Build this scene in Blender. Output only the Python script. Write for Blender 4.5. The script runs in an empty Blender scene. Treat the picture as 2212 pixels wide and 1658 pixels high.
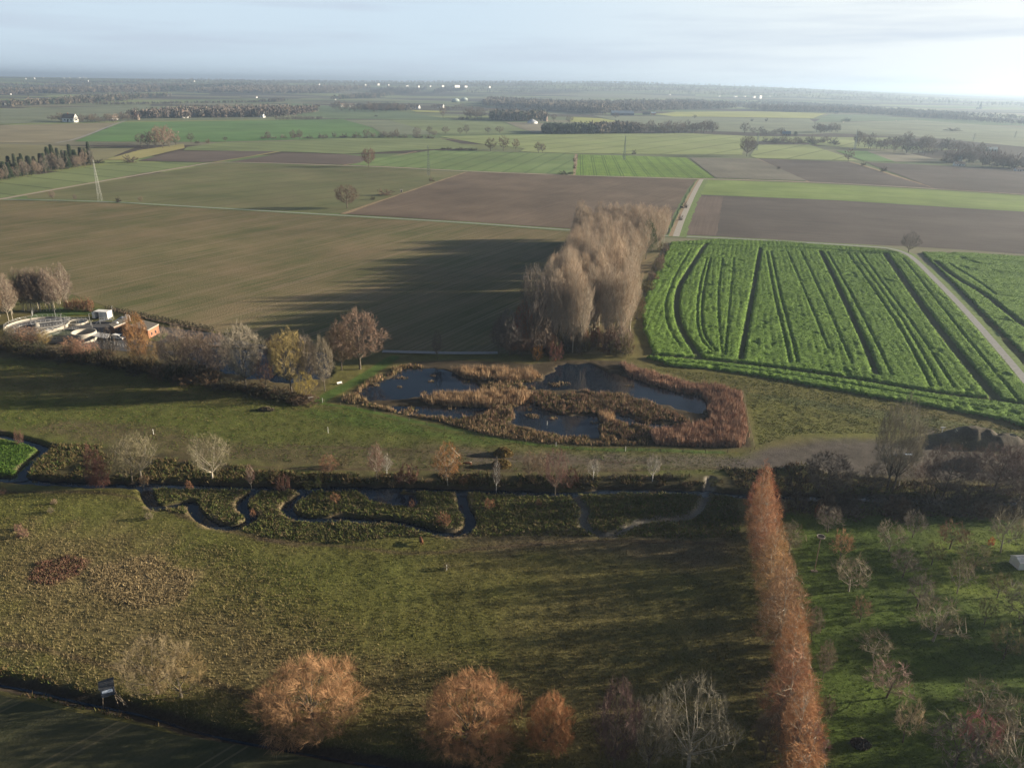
import bpy, math, random
import numpy as np
from mathutils import Vector, Matrix
from mathutils.geometry import tessellate_polygon
S = bpy.context.scene
C = S.collection
random.seed(7)
# ------------------------------------------------------------------ camera
VW, VH = 2212.0, 1658.0          # pixel frame the layout was surveyed in
FPX, CAMH = 1624.0, 100.0
PITCH, ROLL = math.radians(21.75), math.radians(0.92)
_F = np.array([0, math.cos(PITCH), -math.sin(PITCH)])
_R0 = np.array([1.0, 0, 0]); _U0 = np.cross(_R0, _F)
_R = math.cos(ROLL)*_R0 + math.sin(ROLL)*_U0; _U = np.cross(_R, _F)
cd = bpy.data.cameras.new('camera'); cam = bpy.data.objects.new('camera', cd); C.objects.link(cam)
cd.sensor_width = 36; cd.lens = 36*FPX/VW; cd.clip_start = 1; cd.clip_end = 80000
m = Matrix(((_R[0], _U[0], -_F[0], 0), (_R[1], _U[1], -_F[1], 0), (_R[2], _U[2], -_F[2], CAMH), (0, 0, 0, 1)))
cam.matrix_world = m; S.camera = cam
# ------------------------------------------------------------------ sky, sun, exposure
HAZE_D = 1.1e-4
SUN_EL, SUN_AZ = math.radians(12.0), math.radians(81)   # azimuth clockwise from +Y
SUNDIR = (math.sin(SUN_AZ)*math.cos(SUN_EL), math.cos(SUN_AZ)*math.cos(SUN_EL), math.sin(SUN_EL))
W = bpy.data.worlds.new('World'); S.world = W; W.use_nodes = True
nt = W.node_tree; nt.nodes.clear()
def wn(t, **k):
    n = nt.nodes.new(t)
    for a, b in k.items(): setattr(n, a, b)
    return n
sky = wn('ShaderNodeTexSky', sky_type='NISHITA', sun_disc=False, sun_elevation=SUN_EL, sun_rotation=SUN_AZ,
         altitude=100, air_density=1.0, dust_density=2.2, ozone_density=1.5)
bg = wn('ShaderNodeBackground'); out = wn('ShaderNodeOutputWorld')
tc = wn('ShaderNodeTexCoord')
mp = wn('ShaderNodeMapping'); mp.inputs['Scale'].default_value = (1.5, 1.0, 22)
mp.inputs['Rotation'].default_value = (0.03, 0.06, 0.15)
nz = wn('ShaderNodeTexNoise'); nz.inputs['Scale'].default_value = 2.3; nz.inputs['Detail'].default_value = 5; nz.inputs['Roughness'].default_value = 0.5
rp = wn('ShaderNodeMapRange'); rp.inputs[1].default_value = 0.47; rp.inputs[2].default_value = 0.68; rp.inputs[4].default_value = 0.62
dt = wn('ShaderNodeVectorMath', operation='DOT_PRODUCT'); dt.inputs[1].default_value = SUNDIR
vr = wn('ShaderNodeMapRange', interpolation_type='SMOOTHSTEP'); vr.inputs[1].default_value = 0.05; vr.inputs[2].default_value = 0.85
SKY_VEIL = (7.0, 7.15, 7.0, 1); SKY_CLOUD = (4.1, 4.7, 5.6, 1)
mx1 = wn('ShaderNodeMix', data_type='RGBA'); mx2 = wn('ShaderNodeMix', data_type='RGBA')
mx1.inputs[7].default_value = SKY_CLOUD; mx2.inputs[7].default_value = SKY_VEIL
L = nt.links.new
L(tc.outputs['Generated'], mp.inputs[0]); L(mp.outputs[0], nz.inputs['Vector']); L(nz.outputs[0], rp.inputs[0])
L(tc.outputs['Generated'], dt.inputs[0]); L(dt.outputs['Value'], vr.inputs[0])
base = wn('ShaderNodeMix', data_type='RGBA'); base.inputs[0].default_value = 0.55; base.inputs[7].default_value = (5.7, 6.9, 8.0, 1)
sx = wn('ShaderNodeSeparateXYZ'); L(tc.outputs['Generated'], sx.inputs[0])
hz = wn('ShaderNodeMapRange', interpolation_type='SMOOTHSTEP'); hz.inputs[1].default_value = .10; hz.inputs[2].default_value = .24; hz.inputs[3].default_value = .8; hz.inputs[4].default_value = 0
L(sx.outputs[2], hz.inputs[0]); L(hz.outputs[0], base.inputs[0])
dk = wn('ShaderNodeMix', data_type='RGBA', blend_type='MULTIPLY'); dk.inputs[0].default_value = 1; dk.inputs[7].default_value = (.40, .44, .50, 1)
L(sky.outputs[0], dk.inputs[6]); L(dk.outputs[2], base.inputs[6])
L(base.outputs[2], mx2.inputs[6]); 0
vz = wn('ShaderNodeMapRange', interpolation_type='SMOOTHSTEP'); vz.inputs[1].default_value = .10; vz.inputs[2].default_value = .32; vz.inputs[3].default_value = 1; vz.inputs[4].default_value = .12
vm = wn('ShaderNodeMath', operation='MULTIPLY'); L(sx.outputs[2], vz.inputs[0]); L(vz.outputs[0], vm.inputs[0]); L(vr.outputs[0], vm.inputs[1])
cm_ = wn('ShaderNodeMath', operation='MULTIPLY'); L(vz.outputs[0], cm_.inputs[0]); L(rp.outputs[0], cm_.inputs[1])
L(mx2.outputs[2], mx1.inputs[6]); L(vm.outputs[0], mx2.inputs[0]); L(cm_.outputs[0], mx1.inputs[0])
L(mx1.outputs[2], bg.inputs[0]); bg.inputs[1].default_value = 0.05
L(bg.outputs[0], out.inputs[0])
sl = bpy.data.lights.new('sun', 'SUN'); sl.energy = 5.0; sl.angle = math.radians(0.5); sl.color = (1.0, 0.85, 0.64)
so = bpy.data.objects.new('sun', sl); C.objects.link(so)
so.rotation_euler = Vector(SUNDIR).to_track_quat('Z', 'Y').to_euler()
S.view_settings.view_transform = 'Standard'; S.view_settings.look = 'None'
S.view_settings.exposure = 1.5; S.view_settings.gamma = 1.0
S.render.engine = 'CYCLES'
cy = S.cycles
cy.max_bounces = 4; cy.diffuse_bounces = 2; cy.glossy_bounces = 2; cy.transmission_bounces = 1; cy.volume_bounces = 0
cy.transparent_max_bounces = 4; cy.use_denoising = True; cy.use_adaptive_sampling = True; cy.adaptive_threshold = 0.008
cy.caustics_reflective = False; cy.caustics_refractive = False
# ------------------------------------------------------------------ survey helpers
def G(x, y, z=0.0):
    d = _F + _R*((x-VW/2)/FPX) + _U*((VH/2-y)/FPX)
    t = (z-CAMH)/d[2]
    return np.array([0, 0, CAMH]) + d*t
def GP(pts): return np.array([G(*p)[:2] for p in pts])
def depth(p): return float((np.array(p)-[0, 0, CAMH]) @ _F)
def ppm(p): return FPX/depth(p)                # survey pixels per metre at p
def crown_height(b, topy, w, kind=None):          # height whose rounded crown just reaches topy seen from above
    lo, hi = .3, 80.0
    for _ in range(40):
        h = (lo+hi)/2; zl = .12; cz = b[2]+h*(1+zl)/2; v = np.array([b[0], b[1], cz-CAMH]); d = v @ _F; el = math.atan2(-v[2], math.hypot(v[0], v[1]))
        y = VH/2-FPX*(v @ _U)/d-FPX/d*math.hypot(h*(1-zl)/2*math.cos(el), w*.42*math.sin(el))
        if y > topy: lo = h
        else: hi = h
    return lo
def height_for(b, topy):                       # real height of an upright thing from base point and the level of its top
    lo, hi = 0.1, 80.0
    for _ in range(40):
        h = (lo+hi)/2; v = np.array([b[0], b[1], b[2]+h-CAMH]); d = v @ _F
        if VH/2-FPX*(v @ _U)/d > topy: lo = h
        else: hi = h
    return lo
# ------------------------------------------------------------------ numpy noise
_perm = np.random.RandomState(3).rand(256, 256).astype(np.float32)
def vnoise(x, y):
    xi = np.floor(x).astype(int); yi = np.floor(y).astype(int); fx = x-xi; fy = y-yi
    fx = fx*fx*(3-2*fx); fy = fy*fy*(3-2*fy); a = _perm
    v = lambda i, j: a[i & 255, j & 255]
    return (v(xi, yi)*(1-fx)+v(xi+1, yi)*fx)*(1-fy)+(v(xi, yi+1)*(1-fx)+v(xi+1, yi+1)*fx)*fy
def fbm(x, y, s, o=4):
    r = 0; a = 0.5; f = 1.0/s
    for k in range(o): r = r+a*vnoise(x*f+17.3*k, y*f+9.1*k); a *= .5; f *= 2.03
    return r/(1-.5**o)
def sstep(a, b, x):
    t = np.clip((x-a)/(b-a), 0, 1); return t*t*(3-2*t)
def inpoly(X, Y, P):
    r = np.zeros(X.shape, bool); n = len(P)
    for i in range(n):
        x1, y1 = P[i]; x2, y2 = P[(i+1) % n]
        if y1 == y2: continue
        r ^= ((y1 > Y) != (y2 > Y)) & (X < (x2-x1)*(Y-y1)/(y2-y1)+x1)
    return r
def dline(X, Y, P, closed=False):
    D = np.full(X.shape, 1e9); n = len(P)
    for i in range(n if closed else n-1):
        ax, ay = P[i]; bx, by = P[(i+1) % n]; dx, dy = bx-ax, by-ay; q = dx*dx+dy*dy
        t = np.clip(((X-ax)*dx+(Y-ay)*dy)/max(q, 1e-9), 0, 1)
        D = np.minimum(D, (X-ax-t*dx)**2+(Y-ay-t*dy)**2)
    return np.sqrt(D)
def sdist(X, Y, P):                            # >0 inside
    d = dline(X, Y, P, True); return np.where(inpoly(X, Y, P), d, -d)
def smooth(P, n=3):
    P = np.array(P, float)
    for _ in range(n):
        Q = [P[0]]
        for a, b in zip(P[:-1], P[1:]): Q += [a*.75+b*.25, a*.25+b*.75]
        Q.append(P[-1]); P = np.array(Q)
    return P
# ------------------------------------------------------------------ mesh helpers
def link(o, parent=None):
    C.objects.link(o)
    if parent: o.parent = parent
    return o
def mesh(name, V, Fs, mat=None, parent=None, cols=None, smoothf=False, loc=None):
    V = np.asarray(V, np.float32).reshape(-1, 3)
    me = bpy.data.meshes.new(name)
    if isinstance(Fs, np.ndarray):
        n, k = Fs.shape
        me.vertices.add(len(V)); me.vertices.foreach_set('co', V.ravel())
        me.loops.add(n*k); me.loops.foreach_set('vertex_index', Fs.astype(np.int32).ravel())
        me.polygons.add(n); me.polygons.foreach_set('loop_start', np.arange(n, dtype=np.int32)*k)
        me.update(calc_edges=True)
    else:
        me.from_pydata([tuple(map(float, v)) for v in V], [], Fs)
    if cols is not None:
        at = me.color_attributes.new('col', 'FLOAT_COLOR', 'POINT')
        c4 = np.ones((len(V), 4), np.float32); c4[:, :3] = cols; at.data.foreach_set('color', c4.ravel())
    if smoothf: me.polygons.foreach_set('use_smooth', [True]*len(me.polygons))
    if mat: me.materials.append(mat)
    o = bpy.data.objects.new(name, me)
    if loc is not None: o.location = loc
    return link(o, parent)
def tag(o, label, cat, group=None, kind=None):
    if label: o['label'] = label
    if cat: o['category'] = cat
    if group: o['group'] = group
    if kind: o['kind'] = kind
    return o
def empty(name, loc, rz=0):
    o = bpy.data.objects.new(name, None); o.location = tuple(map(float, loc)); o.rotation_euler = (0, 0, rz)
    o.empty_display_size = 0.5
    return link(o)
class MB:                                       # boxes, prisms, tubes gathered into one mesh
    def __init__(s): s.v = []; s.f = []
    def add(s, vs, fs):
        n = len(s.v); s.v += [tuple(v) for v in vs]; s.f += [tuple(i+n for i in f) for f in fs]; return s
    def box(s, x0, x1, y0, y1, z0, z1):
        return s.add([(x, y, z) for z in (z0, z1) for y in (y0, y1) for x in (x0, x1)],
                     [(0, 2, 3, 1), (4, 5, 7, 6), (0, 1, 5, 4), (2, 6, 7, 3), (0, 4, 6, 2), (1, 3, 7, 5)])
    def tube(s, a, b, r, r2=None, n=6):
        a = Vector(a); b = Vector(b); d = (b-a).normalized(); r2 = r if r2 is None else r2
        u = d.orthogonal().normalized(); w = d.cross(u); v = []
        for p, q in ((a, r), (b, r2)):
            v += [p+(u*math.cos(t)+w*math.sin(t))*q for t in [2*math.pi*k/n for k in range(n)]]
        return s.add(v, [(k, (k+1) % n, n+(k+1) % n, n+k) for k in range(n)]+[tuple(range(n))[::-1], tuple(range(n, 2*n))])
    def lathe(s, prof, n=24, cx=0, cy=0):
        v = [(cx+r*math.cos(2*math.pi*k/n), cy+r*math.sin(2*math.pi*k/n), z) for r, z in prof for k in range(n)]
        return s.add(v, [(i*n+k, i*n+(k+1) % n, (i+1)*n+(k+1) % n, (i+1)*n+k) for i in range(len(prof)-1) for k in range(n)])
    def prism(s, pts, z0, z1):
        n = len(pts)
        return s.add([(x, y, z0) for x, y in pts]+[(x, y, z1) for x, y in pts],
                     [tuple(range(n))[::-1], tuple(range(n, 2*n))]+[(k, (k+1) % n, n+(k+1) % n, n+k) for k in range(n)])
    def gable(s, x0, x1, y0, y1, z0, z1, over=0.4, th=0.25):   # roof, ridge along x
        ym = (y0+y1)/2; a = y0-over; b = y1+over
        e = z0-over*(z1-z0)/(ym-y0); P = [(a, e), (ym, z1), (b, e), (b, e+th), (ym, z1+th), (a, e+th)]
        v = [(x, y, z) for x in (x0-over, x1+over) for y, z in P]
        return s.add(v, [(0, 1, 4, 5), (1, 2, 3, 4), (6, 11, 10, 7), (7, 10, 9, 8), (0, 6, 7, 1), (1, 7, 8, 2), (3, 9, 10, 4), (4, 10, 11, 5), (0, 5, 11, 6), (2, 8, 9, 3)])
    def house(s, x0, x1, y0, y1, zw, zr):       # walls with gables
        ym = (y0+y1)/2
        v = [(x, y, z) for x in (x0, x1) for y, z in ((y0, 0), (y1, 0), (y1, zw), (ym, zr), (y0, zw))]
        return s.add(v, [(0, 1, 2, 3, 4)[::-1], (5, 6, 7, 8, 9), (0, 5, 9, 4), (1, 2, 7, 6)])
    def build(s, name, mat, parent=None, loc=None): return mesh(name, s.v, s.f, mat, parent, loc=loc)
# ------------------------------------------------------------------ materials
class NB:
    def __init__(s, name):
        s.m = bpy.data.materials.new(name); s.m.use_nodes = True; s.t = s.m.node_tree; s.t.nodes.clear()
        s.o = s.n('ShaderNodeOutputMaterial'); s.b = s.n('ShaderNodeBsdfPrincipled')
        s.l(s.b.outputs[0], s.o.inputs[0]); s.b.inputs['Roughness'].default_value = 0.9
        s.b.inputs['Specular IOR Level'].default_value = 0.15
    def n(s, t, **k):
        x = s.t.nodes.new(t)
        for a, b in k.items(): setattr(x, a, b)
        return x
    def l(s, a, b): s.t.links.new(a, b)
    def put(s, i, v):
        if hasattr(v, 'is_output') or isinstance(v, bpy.types.NodeSocket): s.l(v, i)
        elif isinstance(v, (tuple, list)) and len(v) == 3 and i.type == 'RGBA': i.default_value = (*v, 1)
        else: i.default_value = v
    def pos(s, rot=0.0, sc=(1, 1, 1)):
        g = s.n('ShaderNodeNewGeometry'); m = s.n('ShaderNodeMapping'); s.l(g.outputs['Position'], m.inputs[0])
        m.inputs['Rotation'].default_value = (0, 0, rot); m.inputs['Scale'].default_value = sc
        return m.outputs[0]
    def obj(s):
        return s.n('ShaderNodeTexCoord').outputs['Object']
    def noise(s, vec, scale, det=4, rough=.55):
        x = s.n('ShaderNodeTexNoise'); s.l(vec, x.inputs['Vector']); x.inputs['Scale'].default_value = scale
        x.inputs['Detail'].default_value = det; x.inputs['Roughness'].default_value = rough; return x.outputs[0]
    def math(s, op, a, b=0.0, c=None):
        x = s.n('ShaderNodeMath', operation=op); s.put(x.inputs[0], a); s.put(x.inputs[1], b)
        if c is not None: s.put(x.inputs[2], c)
        return x.outputs[0]
    def rng(s, v, a, b, c=0.0, d=1.0):
        x = s.n('ShaderNodeMapRange'); s.put(x.inputs[0], v)
        for i, q in enumerate((a, b, c, d)): x.inputs[i+1].default_value = q
        return x.outputs[0]
    def mix(s, f, a, b, bt='MIX'):
        x = s.n('ShaderNodeMix', data_type='RGBA', blend_type=bt); s.put(x.inputs[0], f); s.put(x.inputs[6], a); s.put(x.inputs[7], b)
        return x.outputs[2]
    def xyz(s, v):
        x = s.n('ShaderNodeSeparateXYZ'); s.l(v, x.inputs[0]); return x.outputs
    def bump(s, h, st=.5, dist=.1):
        x = s.n('ShaderNodeBump'); x.inputs['Strength'].default_value = st; x.inputs['Distance'].default_value = dist
        s.put(x.inputs['Height'], h); s.l(x.outputs[0], s.b.inputs['Normal'])
    def col(s, v): s.put(s.b.inputs['Base Color'], v); return s
def plain(name, col, rough=.85, var=.25, scale=1.0, metal=0.0, spec=.3):
    b = NB(name); n = b.noise(b.obj(), scale, 5)
    lo = tuple(c*(1-var) for c in col); hi = tuple(min(1, c*(1+var)) for c in col)
    b.col(b.mix(b.rng(n, .3, .7), lo, hi)); b.b.inputs['Roughness'].default_value = rough
    b.b.inputs['Metallic'].default_value = metal; b.b.inputs['Specular IOR Level'].default_value = spec
    return b.m
def attr_mat(name, var=.3, scale=3.0, bump=0.0, bs=4.0, rough=.95):
    b = NB(name); a = b.n('ShaderNodeAttribute', attribute_name='col').outputs['Color']; p = b.pos()
    n = b.noise(p, scale, 5, .65); k = b.rng(n, .3, .7, 1-var, 1+var)
    c = b.n('ShaderNodeVectorMath', operation='SCALE'); b.l(a, c.inputs[0]); b.put(c.inputs['Scale'], k); b.col(c.outputs[0])
    if bump: b.bump(b.noise(p, bs, 4, .7), 1.0, bump)
    b.b.inputs['Roughness'].default_value = rough; return b.m
def twig_mat(name):                              # colour comes from the object, lightly varied
    b = NB(name); oi = b.n('ShaderNodeObjectInfo'); k = b.rng(b.noise(b.obj(), .35, 3), .3, .7, .7, 1.3)
    c = b.n('ShaderNodeVectorMath', operation='SCALE'); b.l(oi.outputs['Color'], c.inputs[0]); b.put(c.inputs['Scale'], k); b.col(c.outputs[0])
    return b.m
TWIG = twig_mat('twigs')
def bark_mat(name, a, c):
    b = NB(name); b.col(b.mix(b.rng(b.noise(b.obj(), 2.5, 4), .35, .65), a, c)); return b.m
BARK = bark_mat('bark', (.07, .058, .045), (.16, .14, .11))
BARKP = bark_mat('pale_bark', (.26, .23, .18), (.44, .40, .33))
BARKW = bark_mat('white_bark', (.45, .44, .42), (.7, .69, .66))
def row_angle(a, b):
    p, q = G(*a), G(*b); return math.atan2(q[1]-p[1], q[0]-p[0])
def field_mat(name, c1, c2, line=((0, 500), (100, 500)), tram=0, tcol=None, patch=25, fine=1.2, bump=.12, streak=.35, tw=.35, off=0.0, sp2=2.0):
    """soil or young crop: broad patches, drill rows along `line`, optional paired wheel tracks every `tram` metres"""
    b = NB(name); ang = row_angle(*line); g = b.n('ShaderNodeNewGeometry').outputs['Position']
    m = b.n('ShaderNodeVectorRotate', rotation_type='Z_AXIS'); b.l(g, m.inputs[0]); m.inputs['Angle'].default_value = -ang
    v = m.outputs[0]
    st = b.n('ShaderNodeMapping'); b.l(v, st.inputs[0]); st.inputs['Scale'].default_value = (.012, .55, .1)
    s1 = b.noise(st.outputs[0], 1.0, 4, .7); p1 = b.noise(v, 1/patch, 5, .6); f1 = b.noise(v, fine, 3, .7)
    k = b.math('ADD', b.math('MULTIPLY', p1, .55), b.math('ADD', b.math('MULTIPLY', s1, streak), b.math('MULTIPLY', f1, .3)))
    mid = .5*(.55+streak+.3)
    c = b.mix(b.rng(k, mid-.13, mid+.13), c1, c2)
    if tram:
        y = b.xyz(v)[1]; q = b.math('FRACT', b.math('DIVIDE', b.math('ADD', y, off), tram)); q = b.math('MULTIPLY', q, tram)
        d1 = b.math('LESS_THAN', b.math('ABSOLUTE', b.math('SUBTRACT', q, tram*.4)), tw)
        d2 = b.math('LESS_THAN', b.math('ABSOLUTE', b.math('SUBTRACT', q, tram*.4+sp2)), tw)
        c = b.mix(b.math('MULTIPLY', b.math('MAXIMUM', d1, d2), .75), c, tcol or tuple(x*.55 for x in c1))
    big = b.rng(b.noise(g, 1/130, 4, .6), .3, .7, .80, 1.20); sc_ = b.n('ShaderNodeVectorMath', operation='SCALE'); b.l(c, sc_.inputs[0]); b.put(sc_.inputs['Scale'], big)
    b.col(sc_.outputs[0])
    if bump: b.bump(b.math('ADD', f1, s1), .8, bump)
    return b.m
# ================================================================== THE GROUND
STREAM = smooth(GP([(-60, 1027), (0, 1029), (38, 1032), (175, 1041), (250, 1045), (338, 1042), (425, 1046), (553, 1049), (631, 1051), (693, 1049), (819, 1050), (950, 1053), (1071, 1056), (1199, 1062), (1362, 1054), (1512, 1058), (1691, 1069), (1787, 1071), (1863, 1071), (2012, 1077), (2125, 1080), (2300, 1084)]), 1)
MEAND = [smooth(GP(p)) for p in (
    [(38, 1033), (50, 1009), (83, 979), (100, 966), (85, 959), (50, 949), (0, 936), (-60, 932)],
    [(310, 1046), (318, 1069), (335, 1094), (363, 1091), (413, 1080), (420, 1099), (438, 1119), (469, 1134), (513, 1136), (545, 1119), (543, 1110), (523, 1094), (521, 1079), (551, 1056)],
    [(673, 1054), (638, 1074), (618, 1089), (623, 1106), (653, 1117), (693, 1119), (743, 1114), (793, 1122), (844, 1119), (894, 1131), (944, 1147), (989, 1152), (1014, 1139), (1019, 1116), (1001, 1091), (996, 1059)],
    [(1237, 1064), (1249, 1084), (1267, 1099), (1262, 1116), (1257, 1131), (1277, 1147), (1307, 1156), (1337, 1151), (1362, 1131), (1412, 1121), (1487, 1119), (1512, 1099), (1525, 1075), (1535, 1032)])]
POOL = GP([(781, 1060), (840, 1056), (893, 1062), (905, 1080), (890, 1092), (850, 1086), (805, 1078)])
DITCH = smooth(GP([(-200, 1440), (-40, 1462), (60, 1478), (170, 1505), (260, 1522), (330, 1538), (420, 1568), (520, 1590), (640, 1612), (760, 1633), (900, 1655), (1050, 1672), (1300, 1700)]), 1)
PONDS = [GP(p) for p in (
    [(768, 848), (795, 831), (845, 812), (880, 797), (945, 792), (985, 806), (1025, 826), (1034, 840), (960, 846), (880, 857), (830, 859), (785, 857)],
    [(1130, 824), (1177, 819), (1208, 788), (1265, 784), (1323, 800), (1357, 813), (1403, 831), (1457, 844), (1518, 853), (1520, 889), (1463, 877), (1415, 862), (1387, 857), (1326, 847), (1250, 841), (1145, 838)],
    [(821, 875), (931, 876), (1065, 878), (1059, 891), (1010, 904), (994, 905), (944, 896), (869, 890)],
    [(1104, 876), (1153, 871), (1204, 895), (1290, 898), (1293, 915), (1284, 940), (1250, 940), (1189, 932), (1128, 917), (1113, 908)],
    [(1320, 887), (1341, 886), (1372, 909), (1420, 913), (1479, 918), (1440, 926), (1381, 919), (1326, 903)],
    [(420, 748), (560, 744), (690, 758), (716, 785), (700, 812), (630, 822), (540, 815), (450, 792), (405, 768)])]
WET = GP([(735, 868), (745, 852), (790, 826), (850, 795), (900, 780), (1000, 777), (1150, 785), (1220, 776), (1340, 778), (1400, 800), (1500, 826), (1560, 833), (1602, 848), (1626, 966), (1540, 968), (1400, 964), (1250, 962), (1100, 945), (960, 915), (850, 893)])
HEAP = [(2060, 954, 17, 5.0, 3.0, .1), (2112, 953, 12, 5.5, 2.9, -.2), (2180, 962, 16, 3.5, 2.4, .1)]
MUDPILE = [(1735, 1020, 7, 3, 1.8, 0), (1690, 1022, 9, 3, 1.4, .1), (2110, 1005, 9, 4, 3.0, 0), (1960, 990, 7, 3, 1.6, .1)]
def bank(d, w, dep, slope=1.0): return -dep*(1-sstep(w, w+slope, d))
def terrain(X, Y):
    """height of the land everywhere; banks, ponds, heaps and the far ridge are modelled here"""
    Z = np.zeros(X.shape)
    near = (np.abs(X) < 300) & (Y > 20) & (Y < 345)
    x, y = X[near], Y[near]; z = np.zeros(x.shape)
    wob = (fbm(x, y, 3.0, 3)-.5)*1.2; wob2 = (fbm(x+40, y, 5.0, 4)-.5)*6.5
    z = np.minimum(z, bank(dline(x, y, STREAM)+wob*1.6, .8, 1.7, 2.0))
    for i, mline in enumerate(MEAND):
        z = np.minimum(z, bank(dline(x, y, mline)+wob*.5, (1.1, 1.1, 1.1, .6)[i], (1.5, 1.5, 1.5, .99)[i], .8))
    z = np.minimum(z, bank(-sdist(x, y, POOL)+wob, 0, 1.4, 1.2))
    z = np.minimum(z, bank(dline(x, y, DITCH)+wob*.7, .1, 1.35, 2.6))
    for P in PONDS: z = np.minimum(z, bank(-sdist(x, y, P)+wob2, -.9, .9, 2.6))
    for (px, py, a, b, h, r) in HEAP+MUDPILE:
        c = G(px, py); u = (x-c[0])*math.cos(r)+(y-c[1])*math.sin(r); v = -(x-c[0])*math.sin(r)+(y-c[1])*math.cos(r)
        q = np.sqrt((u/a)**2+(v/b)**2)+(fbm(x, y, 4, 3)-.5)*.35; z = z+h*np.clip(1-q**1.7, 0, 1)**1.15
    z = z+(fbm(x+50, y, 1.7, 3)-.5)*.22*relief(x, y)+(fbm(x, y+90, 22, 2)-.5)*.5*relief(x, y)
    Z[near] = z
    R = np.hypot(X, Y)
    az = X/np.maximum(Y, 500); A_ = 84+44*np.exp(-((az-.12)/.22)**2)-62*sstep(.30, .62, az)
    Z = Z+sstep(4800, 10500, np.where(Y > 0, R, 0))*(A_+16*(fbm(X, Y, 3800, 3)-.5))
    return Z
def GT(x, y):                                    # where the sight line through (x, y) meets the land
    z = 0.0
    for _ in range(30): c = G(x, y, z); z = .5*z+.5*float(terrain(np.array([[c[0]]]), np.array([[c[1]]]))[0, 0])
    return G(x, y, z)
F1_EDGE = GP([(-150, 628), (155, 637), (240, 665), (325, 689), (455, 713), (573, 742), (700, 757), (826, 761), (994, 765), (1069, 764), (1150, 768), (1200, 770), (1380, 768), (1420, 790), (1500, 800), (1660, 815), (1879, 850), (2212, 915), (2400, 950)])
def relief(x, y):
    e = np.interp(x, F1_EDGE[:, 0], F1_EDGE[:, 1])
    lo = np.interp(x, FIELD0[:, 0], FIELD0[:, 1])
    return sstep(0, 4, e-y)*sstep(0, 2, y-lo)
FIELD0 = GP([(-200, 1470), (0, 1498), (114, 1524), (275, 1562), (501, 1605), (730, 1643), (850, 1664), (1100, 1700), (2400, 1900)])
def axis(a, b, st, far_lo, far_hi, g=1.13):
    mid = np.arange(a, b+st/2, st); up = []; s = st; v = b
    while v < far_hi: s *= g; v += s; up.append(v)
    dn = []; s = st; v = a
    while v > far_lo: s *= g; v -= s; dn.append(v)
    return np.array(dn[::-1]+list(mid)+up)
gx = axis(-215, 215, .62, -30000, 30000); gy = axis(66, 325, .62, -3000, 30000, 1.12)
X, Y = np.meshgrid(gx, gy); Z = terrain(X, Y)
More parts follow.
